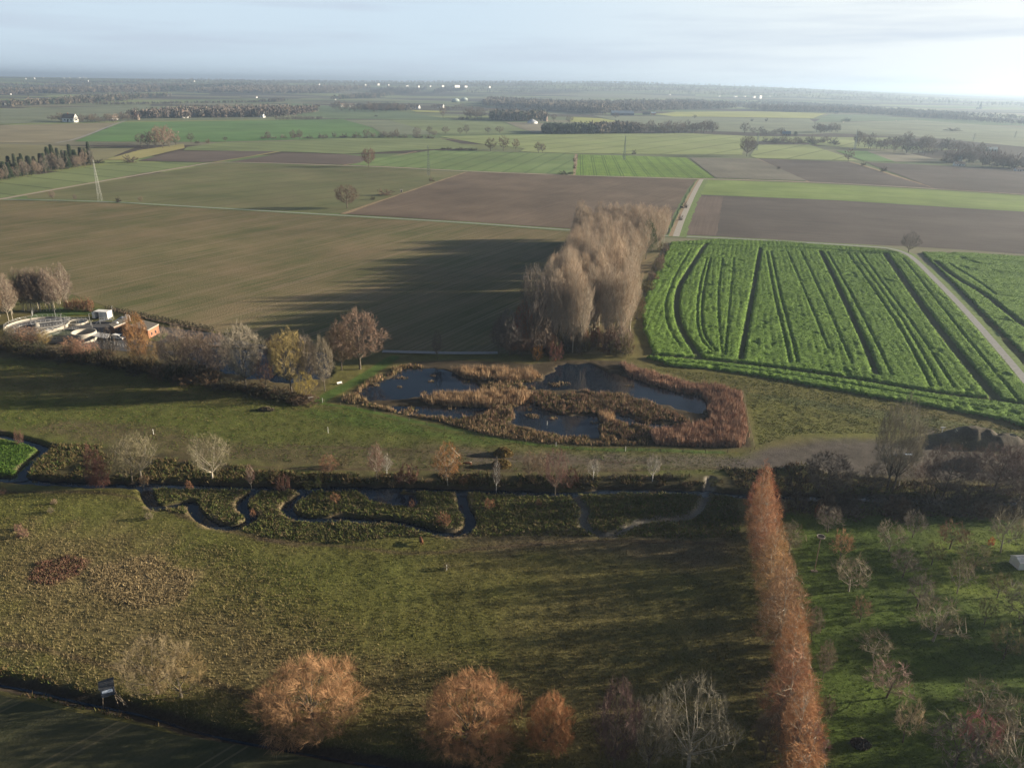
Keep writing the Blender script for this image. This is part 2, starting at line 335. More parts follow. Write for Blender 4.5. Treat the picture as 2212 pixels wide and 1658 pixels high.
# ---- what covers the near ground: colours by place (grass, dead grass, mud, rushes, lawn, a painted sunlit patch)
def soft(pts, w, x, y): return sstep(-w, w, sdist(x, y, GP(pts))+(fbm(x, y, 5, 3)-.5)*w*1.6)
ZONES = [  # polygon, edge softness in metres, colour, strength
    ([(0, 860), (760, 880), (1100, 960), (1620, 985), (1620, 1040), (300, 1030), (0, 925)], 6, (.092, .110, .026), .8),
    ([(470, 960), (1000, 960), (1350, 990), (1380, 1030), (1000, 1030), (560, 1010), (400, 985)], 5, (.105, .082, .050), .75),
    ([(150, 905), (420, 935), (540, 985), (430, 1000), (200, 955), (60, 925)], 4, (.115, .090, .052), .8),
    ([(740, 880), (950, 930), (1100, 955), (1050, 962), (800, 925), (640, 890)], 3, (.06, .105, .018), .7),
    ([(1000, 975), (1620, 985), (1700, 975), (1700, 1012), (1540, 1012), (1300, 1008), (1020, 1000)], 3, (.115, .095, .078), .8),
    ([(1560, 1003), (1600, 990), (1670, 966), (1760, 951), (1900, 949), (2212, 980), (2300, 990), (2300, 1050), (1700, 1020)], 3, (.084, .072, .066), .92),
    ([(1615, 850), (1700, 868), (1860, 890), (2000, 915), (2010, 935), (1900, 938), (1750, 938), (1650, 955), (1625, 965)], 3, (.12, .125, .030), .85),
    ([(1600, 848), (1700, 858), (1900, 885), (2100, 915), (2300, 950), (2300, 975), (2060, 925), (1860, 898), (1640, 862)], 1.5, (.085, .10, .035), .8),
    ([(1990, 925), (2300, 950), (2300, 985), (2010, 965)], 3, (.088, .076, .064), .9),
    ([(300, 1047), (420, 1047), (1590, 1052), (1600, 1160), (1500, 1166), (1300, 1160), (1100, 1158), (1020, 1160), (850, 1160), (760, 1174), (660, 1172), (560, 1158), (430, 1118), (330, 1104)], 2.5, (.075, .075, .030), .9),
    ([(120, 960), (250, 965), (560, 1010), (700, 1028), (1590, 1025), (1700, 1060), (2212, 1075), (2212, 1120), (1600, 1060), (1000, 1050), (100, 1042)], 2, (.062, .052, .028), .85),
    ([(-60, 940), (50, 953), (88, 975), (60, 1000), (40, 1028), (-60, 1026)], 1.2, (.055, .105, .02), .95),
    ([(0, 1060), (280, 1060), (420, 1130), (640, 1185), (900, 1200), (900, 1300), (500, 1240), (0, 1150)], 9, (.108, .120, .030), .7),
    ([(0, 1140), (300, 1130), (420, 1220), (520, 1360), (760, 1420), (900, 1450), (900, 1520), (400, 1480), (0, 1400)], 10, (.155, .125, .060), .75),
    ([(190, 1225), (330, 1205), (420, 1240), (400, 1290), (300, 1310), (200, 1285)], 5, (.30, .23, .125), .8),
    ([(60, 1250), (85, 1215), (150, 1198), (190, 1212), (170, 1240), (110, 1262)], 1.5, (.13, .068, .046), .85),
    ([(700, 1420), (1300, 1470), (1650, 1440), (1700, 1640), (700, 1640)], 10, (.125, .105, .042), .7),
    ([(1000, 1150), (1560, 1155), (1600, 1230), (1300, 1200), (1000, 1185)], 5, (.115, .088, .058), .7),
    ([(1690, 1105), (2300, 1115), (2300, 1700), (1790, 1700), (1750, 1450), (1700, 1200)], 3, (.060, .098, .012), .97),
    ([(1990, 1150), (2300, 1140), (2300, 1350), (2150, 1330), (2000, 1260)], 5, (.115, .155, .020), .85),  # painted sunlight: patch brighter than the lawn, itself toned down for shade
    ([(0, 1420), (200, 1500), (520, 1585), (800, 1640), (1500, 1760), (1500, 1700), (800, 1600), (500, 1560), (240, 1490), (0, 1400)], 3, (.075, .075, .030), .8),
    ([(-100, 740), (130, 700), (290, 700), (400, 715), (570, 745), (600, 760), (720, 770), (700, 850), (560, 850), (300, 800), (-100, 760)], 3, (.11, .085, .05), .8),
    ([(60, 690), (90, 668), (150, 662), (240, 668), (250, 676), (150, 680), (70, 700)], 1.5, (.055, .11, .018), .95)]
PATHS = [(smooth(GP([(690, 868), (715, 850), (760, 828), (800, 805), (830, 785), (850, 772)])), 4.2), (smooth(GP([(700, 872), (760, 880), (850, 900), (960, 922), (1060, 943), (1120, 955), (1250, 968), (1400, 972), (1560, 976)])), 1.3)]
TRODDEN = [smooth(GP(q)) for q in ([(-50, 1388), (60, 1392), (125, 1408), (200, 1428), (260, 1442), (330, 1446), (520, 1490), (620, 1540)], [(560, 1164), (760, 1180), (900, 1200), (1100, 1178), (1300, 1166), (1560, 1175)], [(0, 1062), (280, 1062), (420, 1128), (640, 1178)], [(300, 985), (560, 1012), (900, 1014), (1300, 1018), (1560, 1010)], [(620, 962), (900, 972), (1050, 990), (1400, 1000)])]
def cover(x, y):
    n1 = (.55*fbm(x, y, 16, 4)+.45*sstep(.35, .65, fbm(x+90, y*1.8, 34, 3)))[..., None]; n2 = fbm(x+300, y, 3.2, 3)[..., None]
    c = np.array((.094, .098, .024))*(1-n1)*1.15+np.array((.128, .106, .044))*n1*1.05
    for P, w, col, k in ZONES:
        a = soft(P, w, x, y)[..., None]*k; c = c*(1-a)+np.array(col)*a
    for ln, w in PATHS:
        a = (1-sstep(w*.5-.3, w*.5+1.0, dline(x, y, ln)+(fbm(x, y, 3, 2)-.5)*1.2))[..., None]*.85; c = c*(1-a)+np.array((.062, .115, .022))*a
    dm = np.min([dline(x, y, q) for q in MEAND[:3]], axis=0); a = (sstep(.9, 1.5, dm)*(1-sstep(2.2, 3.2, dm))*sstep(.42, .6, fbm(x+7, y, 6, 2)))[..., None]*.75
    c = c*(1-a)+np.array((.24, .185, .115))*a  # tan bank edges, their sunlit brightness put into the colour
    dm = dline(x, y, MEAND[3])+(fbm(x, y, 2.5, 2)-.5); a = (1-sstep(.9, 1.9, dm))[..., None]*.85; c = c*(1-a)+np.array((.21, .19, .165))*a
    for ln in TRODDEN:
        a = (1-sstep(.3, 1.1, dline(x, y, ln)+(fbm(x, y, 4, 2)-.5)*.8))[..., None]*.65; c = c*(1-a)+np.array((.085, .060, .040))*a
    return c*(.70+.6*n2)
nearm = (np.abs(X) < 330) & (Y > 40) & (Y < 360)
col = np.zeros(X.shape+(3,)); col[:] = (.11, .13, .06)
far = ~nearm
col[nearm] = cover(X[nearm], Y[nearm])
wz = np.zeros(X.shape); wz[nearm] = sstep(-1.5, 1.5, sdist(X[nearm], Y[nearm], WET))
col = col*(1-wz[..., None])+np.array((.062, .048, .030))*wz[..., None]
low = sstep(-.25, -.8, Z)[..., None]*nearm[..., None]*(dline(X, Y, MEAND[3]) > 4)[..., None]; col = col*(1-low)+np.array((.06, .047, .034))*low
ny, nx = X.shape; I = np.arange(ny*nx).reshape(ny, nx)
Q = np.stack([I[:-1, :-1], I[:-1, 1:], I[1:, 1:], I[1:, :-1]], -1).reshape(-1, 4)
gm = NB('ground_cover'); a = gm.n('ShaderNodeAttribute', attribute_name='col').outputs['Color']; p = gm.pos()
k = gm.math('ADD', gm.rng(gm.noise(p, 2.2, 5, .7), .3, .7, .62, 1.32), gm.rng(gm.noise(p, .12, 3), .3, .7, -.12, .12))
sc = gm.n('ShaderNodeVectorMath', operation='SCALE'); gm.l(a, sc.inputs[0]); gm.put(sc.inputs['Scale'], k)
# beyond the surveyed fields: a patchwork of distant strips
mpv = gm.n('ShaderNodeMapping'); gm.l(gm.pos(), mpv.inputs[0]); mpv.inputs['Rotation'].default_value = (0, 0, .35); mpv.inputs['Scale'].default_value = (.0016, .0046, 0)
vo = gm.n('ShaderNodeTexVoronoi'); gm.l(mpv.outputs[0], vo.inputs['Vector']); vo.inputs['Scale'].default_value = 1.0; vo.inputs['Randomness'].default_value = .9
sp = gm.n('ShaderNodeSeparateColor'); gm.l(vo.outputs['Color'], sp.inputs[0])
patch = gm.mix(sp.outputs[0], (.11, .165, .065), (.20, .19, .13)); patch = gm.mix(gm.rng(sp.outputs[1], .7, .75), patch, (.21, .25, .10))
patch = gm.mix(gm.rng(sp.outputs[2], .72, .76), patch, (.07, .058, .045))
wood = gm.rng(gm.noise(gm.pos(0, (.0011, .0011, 0)), 1.0, 5, .6), .56, .60)
xyz = gm.xyz(gm.pos()); dfar = gm.rng(xyz[1], 4200, 6500); patch = gm.mix(gm.math('MULTIPLY', wood, dfar), patch, (.042, .040, .030))
fm = gm.rng(xyz[1], 330, 420)
gm.col(gm.mix(fm, sc.outputs[0], patch)); gm.bump(gm.noise(p, 3.5, 4, .75), .9, .22)
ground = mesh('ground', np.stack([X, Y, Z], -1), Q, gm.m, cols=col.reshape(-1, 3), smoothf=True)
tag(ground, 'rough winter meadow and open farmland', None, kind='structure')
def gz(x, y): return float(terrain(np.array([[x]]), np.array([[y]]))[0, 0])
# ---- water
wm = NB('still_water'); wm.col((.010, .017, .030)); wm.b.inputs['Roughness'].default_value = .04; wm.b.inputs["Specular IOR Level"].default_value = .4
wm.bump(wm.noise(wm.pos(), 1.4, 3), .12, .03)
fr = wm.m
def sheet(name, pts, mat, z, kind='structure', label=None, world=False, cat=None, res=None):
    P = pts if world else GP(pts)
    if not world and name == 'field' and P[:, 1].min() < 1100:          # ragged hand-ploughed borders
        Q_ = []
        for a_, b_ in zip(P, np.roll(P, -1, 0)):
            n_ = int(min(60, max(1, np.linalg.norm(b_-a_)/7)))
            for k_ in range(n_): Q_.append(a_+(b_-a_)*k_/n_)
        P = np.array(Q_); P = P+np.stack([fbm(P[:, 0], P[:, 1], 9, 3)-.5, fbm(P[:, 0]+55, P[:, 1], 9, 3)-.5], 1)*2.2
    tri = tessellate_polygon([[Vector((p[0], p[1], 0)) for p in P]])
    o = mesh(name, [(p[0], p[1], z) for p in P], [tuple(t) for t in tri], mat)
    if o.data.polygons and o.data.polygons[0].normal.z < 0: o.data.flip_normals()
    return tag(o, label, cat, kind=kind)
def band(P, w, z0, name, mat, label=None, zf=None):
    P = np.array(P)
    if name == 'verge':
        P = np.array([P[0]]+[a_+(b_-a_)*k_/max(1, int(np.linalg.norm(b_-a_)/6)) for a_, b_ in zip(P[:-1], P[1:]) for k_ in range(1, max(1, int(np.linalg.norm(b_-a_)/6))+1)]); w = (w*(.62+.76*fbm(P[:, 0], P[:, 1], 14, 3)))[:, None]
    T = np.gradient(P, axis=0); T /= np.linalg.norm(T, axis=1)[:, None]; Nn = np.stack([-T[:, 1], T[:, 0]], 1)
    A = P+Nn*w/2; B = P-Nn*w/2; n = len(P)
    V = np.vstack([np.c_[A, np.full(n, z0)], np.c_[B, np.full(n, z0)]])
    o = mesh(name, V, [(i+n, i+n+1, i+1, i) for i in range(n-1)], mat)
    return tag(o, label, None, kind='structure')
band(STREAM, 6, -1.16, 'stream', wm.m, 'straight dark stream crossing the whole meadow')
for i, q in enumerate(MEAND[:3]):
    band(q, 4.2, -1.01+.006*i, 'meander_water', wm.m, 'dark looping side channel beside the stream')
sheet('meander_water', POOL*1.0+0, wm.m, -1.0, world=True, label='dark widened pool beside the stream')
band(DITCH, .5, -1.30, 'ditch_water', wm.m, 'narrow ditch along the lower field')
sheet('pond_water', [(725, 868), (850, 785), (1000, 782), (1200, 780), (1345, 780), (1570, 836), (1600, 930), (1400, 955), (1230, 953), (1050, 930), (850, 893)], wm.m, -.42, label='dark pond water among reed beds')
sheet('pond_water', [(390, 762), (420, 742), (570, 740), (700, 754), (728, 785), (705, 820), (630, 828), (530, 820), (430, 795)], wm.m, -.421, label='pond behind the line of bare trees')
# ================================================================== FIELDS
FZ = [0.05]
def field(pts, mat, name='field', label=None):
    d = G(*pts[0])[1]; z = FZ[0] if d < 900 else FZ[0]+.25; FZ[0] += .006
    return sheet(name, pts, mat, z, label=label)
m_f1 = field_mat('young_winter_crop', (.105, .092, .050), (.215, .165, .108), ((100, 560), (900, 552)), tram=21, tcol=(.25, .20, .14), patch=45, streak=.5, tw=.28)
_ra = ((606, 560), (860, 500))
m_f1 = field_mat('young_winter_crop', (.088, .098, .036), (.205, .160, .092), ((606, 690), (1010, 560)), tram=24, tcol=(.24, .19, .13), patch=50, streak=.75, tw=.28, bump=.45)
field([(-300, 420), (0, 432), (222, 437), (370, 446), (743, 468), (1003, 483), (1205, 499), (1330, 506), (1430, 513), (1425, 560), (1380, 640), (1362, 700), (1366, 762), (1200, 768), (1069, 763), (994, 764), (826, 760), (700, 757), (573, 741), (455, 712), (325, 688), (240, 664), (155, 636), (-300, 610)], m_f1, label='large olive brown field of young crop left of the poplars')
m_f0 = field_mat('lower_crop', (.042, .050, .024), (.078, .076, .042), ((0, 1640), (98, 1590)), tram=18, tcol=(.14, .12, .07), patch=20, streak=.4, tw=.2, sp2=1.8, off=4)  # crop colours darkened to stand in for tree shade
field([(-300, 1420), (0, 1499), (114, 1525), (275, 1563), (501, 1606), (730, 1645), (850, 1670), (850, 2100), (-700, 2100)], m_f0, label='young crop field in the bottom left corner, darkened for shade')
m_f3 = field_mat('olive_crop', (.105, .125, .050), (.175, .165, .088), ((320, 440), (840, 380)), tram=30, patch=60, streak=.3)
field([(60, 421), (218, 394), (420, 361), (464, 352), (743, 359), (835, 363), (1008, 372), (936, 396), (862, 421), (740, 461), (640, 459), (370, 442), (222, 433), (60, 429)], m_f3, label='flat olive green field crossed by tree shadows')
m_plow = field_mat('ploughed_soil', (.098, .074, .055), (.175, .135, .100), ((1100, 470), (1400, 385)), patch=55, streak=.5, bump=.25)
field([(1010, 372), (1238, 380), (1478, 388), (1505, 389), (1486, 408), (1462, 450), (1437, 507), (1330, 503), (1207, 493), (1003, 479), (748, 463), (862, 422), (936, 397)], m_plow, label='brown ploughed field behind the poplars')
m_g1 = field_mat('green_wheat', (.115, .185, .060), (.185, .245, .098), ((1122, 372), (1200, 336)), tram=27, tcol=(.075, .12, .045), patch=40, streak=.3, tw=.7)
field([(758, 357), (800, 344), (936, 325), (1100, 329), (1242, 333), (1238, 378), (1020, 370), (850, 361)], m_g1, label='green wheat field with paired wheel tracks')
m_g2 = field_mat('bright_crop', (.100, .190, .030), (.190, .285, .055), ((1545, 384), (1482, 341)), tram=16, tcol=(.05, .095, .02), patch=14, streak=.6, tw=.55, bump=.5, sp2=3)
field([(1250, 334), (1369, 337), (1482, 341), (1543, 385), (1478, 385), (1243, 379)], m_g2, label='bright green striped field below the pylon')
m_gr1 = field_mat('grey_stubble', (.125, .118, .095), (.19, .18, .14), ((1748, 391), (1634, 344)), patch=50, streak=.4)
field([(1489, 341), (1634, 343), (1748, 391), (1546, 385)], m_gr1, label='grey brown stubble field')
m_dk = field_mat('dark_soil', (.072, .062, .055), (.122, .105, .094), ((1700, 470), (2200, 500)), patch=70, streak=.5, bump=.2)
field([(1637, 343), (1832, 350), (1840, 353), (2017, 407), (1748, 393)], m_dk, label='dark ploughed field with a ditch on each side')
field([(1870, 351), (2212, 366), (2400, 372), (2400, 430), (2212, 420), (2020, 408)], m_dk, label='wide dark field at the right edge')
m_g3 = field_mat('fresh_grass_ley', (.150, .220, .055), (.215, .285, .090), ((1600, 402), (2100, 430)), tram=38, tcol=(.10, .16, .05), patch=50, streak=.3, tw=.5)
field([(1519, 388), (1748, 396), (2020, 411), (2212, 423), (2420, 436), (2420, 474), (2212, 457), (1805, 432), (1508, 420)], m_g3, label='long bright green strip above the dark field')
field([(1507, 421), (1805, 433), (2212, 458), (2420, 475), (2420, 575), (2212, 549), (2020, 536), (1960, 532), (1800, 525), (1590, 513), (1476, 507)], m_dk, label='large dark ploughed field right of the lane')
m_br = field_mat('brown_soil_strip', (.115, .090, .074), (.16, .125, .105), ((1520, 505), (1540, 425)), patch=40, streak=.6)
sheet('field', [(1508, 423), (1562, 425), (1548, 509), (1479, 506)], m_br, .13, label='paler brown strip beside the lane')
# ---- the mid distance, mapped field by field
def fm_(n, a, b, line=((0, 300), (400, 300)), **k):
    return field_mat(n, a, b, line, patch=k.pop('patch', 120), fine=.5, bump=0, **k)
m_tan = fm_('tan_field', (.215, .195, .125), (.27, .24, .16)); m_viv = fm_('vivid_winter_green', (.085, .175, .055), (.13, .225, .075), ((200, 300), (700, 280)))
m_lt = fm_('light_green', (.15, .195, .085), (.20, .24, .11), ((500, 310), (740, 325)), tram=45, tw=1.0); m_pur = fm_('purple_soil', (.10, .082, .072), (.145, .118, .10))
m_ol = fm_('olive_stubble', (.175, .17, .09), (.22, .205, .115)); m_gold = fm_('golden_grass', (.33, .30, .12), (.26, .25, .12))
m_gg = fm_('grey_green', (.155, .185, .115), (.20, .22, .145)); m_yel = fm_('yellow_mustard', (.35, .36, .09), (.27, .31, .09), ((1500, 250), (1800, 250)))
m_blu = fm_('cool_green', (.10, .155, .085), (.14, .19, .10)); m_gt = fm_('grey_tan', (.20, .19, .14), (.245, .225, .165))
m_lt2 = fm_('pale_green', (.215, .27, .10), (.26, .30, .13), ((1100, 320), (1400, 290)), tram=60, tw=1.2)
for pts, mt, lb in (
    ([(-400, 262), (0, 271), (259, 265), (168, 301), (121, 309), (-400, 306)], m_tan, 'tan field at the far left edge'),
    ([(265, 265), (743, 258), (770, 264), (805, 277), (826, 291), (743, 296), (620, 303), (470, 307), (160, 306)], m_viv, 'vivid green field before the village'),
    ([(396, 325), (404, 318), (470, 309), (620, 305), (743, 299), (949, 299), (1035, 321), (933, 323), (743, 333), (615, 328)], m_lt, 'light green field behind the round clump'),
    ([(299, 348), (386, 326), (600, 327), (540, 338), (470, 349), (440, 351)], m_pur, 'purple brown field left of the track'),
    ([(500, 350), (615, 331), (743, 334), (800, 340), (778, 352), (745, 356)], m_pur, 'purple brown field right of the track'),
    ([(-300, 372), (0, 390), (202, 359), (300, 352), (440, 352), (218, 390), (60, 417), (0, 428), (-300, 410)], m_lt, 'green field left of the diagonal track'),
    ([(-300, 310), (0, 312), (292, 319), (228, 346), (202, 356), (0, 385), (-300, 370)], m_ol, 'olive stubble field behind the conifers'),
    ([(226, 346), (300, 325), (396, 311), (400, 320), (290, 346)], m_gold, 'golden grass strip'),
    ([(-300, 236), (0, 236), (300, 228), (620, 240), (734, 240), (743, 256), (255, 262), (0, 268), (-300, 258)], m_gg, 'grey green field behind the village'),
    ([(620, 222), (850, 240), (949, 254), (990, 260), (835, 258), (734, 257), (640, 250)], m_blu, 'green slope below the far houses'),
    ([(743, 259), (835, 259), (932, 284), (949, 291), (830, 292), (805, 276)], m_gg, 'pale green slope'),
    ([(838, 259), (996, 262), (1084, 265), (1151, 287), (1000, 291), (949, 291)], m_lt, 'green sloping field with dark curved edges'),
    ([(1090, 264), (1205, 267), (1178, 288), (1151, 287)], m_gt, 'grey tan field left of the conifer wood'),
    ([(949, 295), (1175, 291), (1478, 288), (1613, 294), (1603, 335), (1242, 332), (1124, 328), (1134, 321), (1037, 311)], m_lt2, 'wide pale green field in the middle distance'),
    ([(1637, 313), (1748, 313), (1855, 348), (1634, 342), (1620, 338)], m_lt2, 'pale green field right of the big round tree'),
    ([(1805, 326), (1872, 327), (1933, 350), (1866, 348)], m_viv, 'darker green wedge field'),
    ([(1872, 327), (1960, 331), (2040, 348), (1933, 350)], m_gt, 'pale grassy field before the farmhouse'),
    ([(1750, 299), (1798, 298), (1923, 313), (2080, 325), (1839, 320), (1748, 312)], m_lt2, 'light green field behind the avenue'),
    ([(1469, 242), (1640, 241), (1785, 245), (1755, 256), (1469, 252)], m_yel, 'yellow green mustard strip'),
    ([(1469, 254), (1748, 257), (1800, 288), (1748, 291), (1469, 281)], m_gg, 'cool grey green field'),
    ([(1791, 247), (1889, 248), (1980, 259), (1758, 265)], m_blu, 'dark green wedge below the far wood'),
    ([(1758, 266), (1980, 260), (2212, 277), (2400, 285), (2400, 335), (2212, 318), (1906, 288), (1800, 287)], m_gg, 'broad grey green slope at the right'),
    ([(1234, 253), (1297, 256), (1335, 262), (1281, 268), (1230, 263)], m_yel, 'small yellow field by the conifer wood'),
    ([(1282, 250), (1455, 252), (1607, 255), (1607, 282), (1399, 271), (1335, 262)], m_gg, 'pale green field behind the wood'),
    ([(1414, 247), (1461, 242), (1607, 243), (1607, 253), (1455, 252)], m_yel, 'yellow field by the red barn'),
    ([(886, 238), (955, 240), (955, 244), (900, 242)], m_yel, 'narrow yellow field by the white houses')):
    field(pts, mt, label=lb)
# ---- roads, tracks, verges
m_road = plain('pale_gravel', (.36, .34, .30), var=.15, scale=.6); m_asph = plain('lane_asphalt', (.27, .27, .27), var=.15, scale=.8)
m_verge = plain('dry_verge_grass', (.27, .20, .12), var=.35, scale=.5); m_gverge = plain('green_verge', (.13, .19, .05), var=.35, scale=.5)
RZ = [.22]
def road(pts, w, mat, name='road', label=None, far=0):
    P = smooth(GP(pts), 2); RZ[0] += .006; return band(P, w, RZ[0]+far, name, mat, label)
R1 = [(-200, 426), (0, 431), (222, 435), (370, 444), (743, 466), (1003, 481), (1207, 496), (1330, 503), (1442, 510), (1472, 511), (1590, 516), (1659, 520), (1800, 528), (1909, 535), (1930, 539), (1947, 543), (1972, 556), (2022, 606), (2084, 669), (2212, 817), (2300, 930)]
road(R1[:8]+R1[8:13], 8, m_gverge, 'verge', 'grass verge of the field road'); road(R1[11:], 9, m_gverge, 'verge', 'grass verge of the lane on the right')
road(R1, 3.2, m_asph, 'road', 'narrow paved field road running past the poplars')
R3 = [(1460, 511), (1471, 480), (1484, 450), (1500, 415), (1516, 387)]
road([(x+2, y) for x, y in R3], 13, m_gverge, 'verge', 'grass verge of the straight lane')
road([(x-11+(511-y)*.045, y) for x, y in R3], 3.2, m_verge, 'verge', 'dry grass strip left of the lane')
road(R3, 4.6, m_road, 'road', 'straight pale lane between the ploughed fields')
T1 = [(-100, 445), (0, 431), (50, 422), (218, 392), (420, 358), (464, 350), (600, 353), (743, 358), (835, 361), (1020, 371), (1238, 379), (1478, 386), (1516, 387), (1748, 393), (2020, 408), (2212, 420), (2400, 432)]
road(T1, 8, m_verge, 'verge', 'dry verge of the upper track'); road(T1, 3.4, m_road, 'path', 'pale farm track crossing the fields')
road([(464, 350), (538, 338), (605, 327)], 9, m_gold, 'path', 'golden grass track between purple fields')
road([(121, 309), (168, 301), (259, 264), (300, 255), (400, 252)], 5, m_asph, 'road', 'grey road towards the village', .1)
road([(-100, 268), (150, 262), (300, 258), (560, 256), (780, 252)], 5, m_asph, 'road', 'village street', .1)
road([(743, 357), (835, 340), (900, 328)], 5, m_verge, 'path', 'tan track beside the wheat field')
road([(949, 299), (1037, 308), (1100, 313), (1134, 321)], 6, m_verge, 'path', 'tan track by the three round trees')
road([(1010, 372), (936, 397), (862, 422), (742, 463)], 6, m_verge, 'verge', 'dry grass ditch edge beside the ploughed field')
for q in ([(1634, 343), (1682, 363), (1748, 393)], [(1836, 350), (1865, 358), (1906, 371), (2018, 408)]):
    road(q, 5, m_verge, 'verge', 'dry grass ditch between dark fields')
road([(1242, 333), (1240, 379)], 8, m_verge, 'verge', 'brushy strip between the two green fields')
road([(826, 760), (900, 762), (994, 764), (1075, 763)], 3, m_asph, 'path', 'wet track at the foot of the big field')
road([(240, 667), (325, 691), (455, 716)], 2.4, m_verge, 'verge', 'tan grass edge above the plant')
m_path = attr = plain('mown_path', (.060, .105, .022), var=.25, scale=.4)
GREENPATH = ([(690, 868), (715, 850), (760, 828), (800, 805), (830, 785), (850, 772)],)
_unused = ([(700, 872), (760, 880), (850, 900), (960, 922), (1060, 943), (1120, 955), (1250, 968), (1400, 972), (1560, 976)],)
for q in () and ([(0, 1388), (60, 1392), (125, 1408), (200, 1428), (260, 1442), (330, 1446)],):
    road(q, .9, plain('trodden_soil', (.07, .05, .035)), 'path', 'thin trodden cattle path')
# ================================================================== TREES
def unit(v): return v/np.maximum(np.linalg.norm(v, axis=-1, keepdims=True), 1e-9)
def tubes(P, D, B, L, R, k=3, n=4, tip=.25):
    """tapered curved tubes for many branches at once"""
    m = len(P); t = np.linspace(0, 1, k)[None, :, None]
    ctr = P[:, None]+D[:, None]*L[:, None, None]*t+B[:, None]*L[:, None, None]*t*t
    u = unit(np.cross(D, np.where(np.abs(D[:, 2:3]) > .9, [[1., 0, 0]], [[0, 0, 1.]]))); w = np.cross(D, u)
    a = np.arange(n)*2*np.pi/n
    ring = u[:, None]*np.cos(a)[None, :, None]+w[:, None]*np.sin(a)[None, :, None]
    rad = R[:, None]*(1-(1-tip)*t[0, :, 0][None])
    V = ctr[:, :, None]+ring[:, None]*rad[:, :, None, None]
    base = (np.arange(m)*k*n)[:, None, None]; i = np.arange(k-1)[None, :, None]*n; j = np.arange(n)[None, None]
    F = np.stack([base+i+j, base+i+(j+1) % n, base+i+n+(j+1) % n, base+i+n+j], -1).reshape(-1, 4)
    return V.reshape(-1, 3), F
def spawn(rs, br, n, t0, t1, ang, ratio, up, rr, taper=.4, bend=.25, jit=.22, out=0):
    P, D, B, L, R = br; i = np.repeat(np.arange(len(P)), n); m = len(i)
    t = t0+(t1-t0)*rs.rand(m); tt = t[:, None]; l = L[i][:, None]
    p = P[i]+D[i]*l*tt+B[i]*l*tt*tt; tg = unit(D[i]+2*B[i]*tt)
    q = rs.randn(m, 3); q -= tg*(q*tg).sum(1)[:, None]; q = unit(q); a = ang*(1+jit*rs.randn(m))[:, None]
    d = tg*np.cos(a)+q*np.sin(a); d[:, 2] += up; d = unit(d)
    ll = L[i]*ratio*(1-taper*t)*(.7+.6*rs.rand(m)); r = R[i]*rr*(1-.55*t)
    b = rs.randn(m, 3)*.10; b[:, 2] += bend*up
    return [p, d, b, ll, r]
def ribbons(rs, br, w, cover=1):
    P, D, B, L, R = br; m = len(P); s = unit(np.cross(D, rs.randn(m, 3)))*w*.5*(.6+.8*rs.rand(m, 1))
    mid = P+D*L[:, None]*.5+B*L[:, None]*.25; e = P+D*L[:, None]+B*L[:, None]
    V = np.stack([P-s*.7, P+s*.7, mid+s, e, mid-s], 1).reshape(-1, 3); o = (np.arange(m)*5)[:, None]
    F = np.vstack([np.hstack([o, o+1, o+2]), np.hstack([o, o+2, o+4]), np.hstack([o+4, o+2, o+3])]); return V, F
def env_pts(rs, n, H, Rm, prof, shell):
    """points inside a crown envelope; prof maps height fraction to radius fraction"""
    out = np.zeros((0, 3))
    zl, rl = np.array([p[0] for p in prof]), np.array([p[1] for p in prof])
    while len(out) < n:
        z = zl[0]+(zl[-1]-zl[0])*rs.rand(n*4); r = np.interp(z, zl, rl); ok = rs.rand(n*4) < r*r/ (rl.max()**2)+.02
        z, r = z[ok], r[ok]; a = rs.rand(len(z))*6.2832; q = np.sqrt(shell+(1-shell)*rs.rand(len(z)))*r
        lump = 1+.18*np.sin(a*3+rs.rand()*6)*np.sin(z*9)+.10*np.sin(a*5+z*14)
        out = np.vstack([out, np.stack([np.cos(a)*q*Rm*lump, np.sin(a)*q*Rm*lump, z*H*(1+.04*np.sin(a*2))], 1)])
    return out[:n]
def attach(rs, parent, T, drop, bend, k=7, tmin=.15):
    P, D, B, L, R = parent; t = np.linspace(tmin, .97, k); l = L[:, None, None]
    pts = P[:, None]+D[:, None]*l*t[None, :, None]+B[:, None]*l*(t*t)[None, :, None]
    pp = pts.reshape(-1, 3); i = np.zeros(len(T), int)
    for s in range(0, len(T), 400):
        q = T[s:s+400].copy(); d = ((q[:, None]-pp[None])**2); h = d[..., 0]+d[..., 1]; dz = q[:, None, 2]-pp[None, :, 2]-drop*np.sqrt(h)
        i[s:s+400] = (h+dz*dz).argmin(1)
    A = pp[i]; v = T-A; ln = np.linalg.norm(v, axis=1); par = i//k; tt = t[i % k]
    B2 = np.zeros_like(v); B2[:, 2] = bend; B2 += rs.randn(*v.shape)*.06; D2 = v/np.maximum(ln, 1e-3)[:, None]-B2
    return [A, D2, B2, np.maximum(ln, .05), R[par]*(1-.6*tt)]
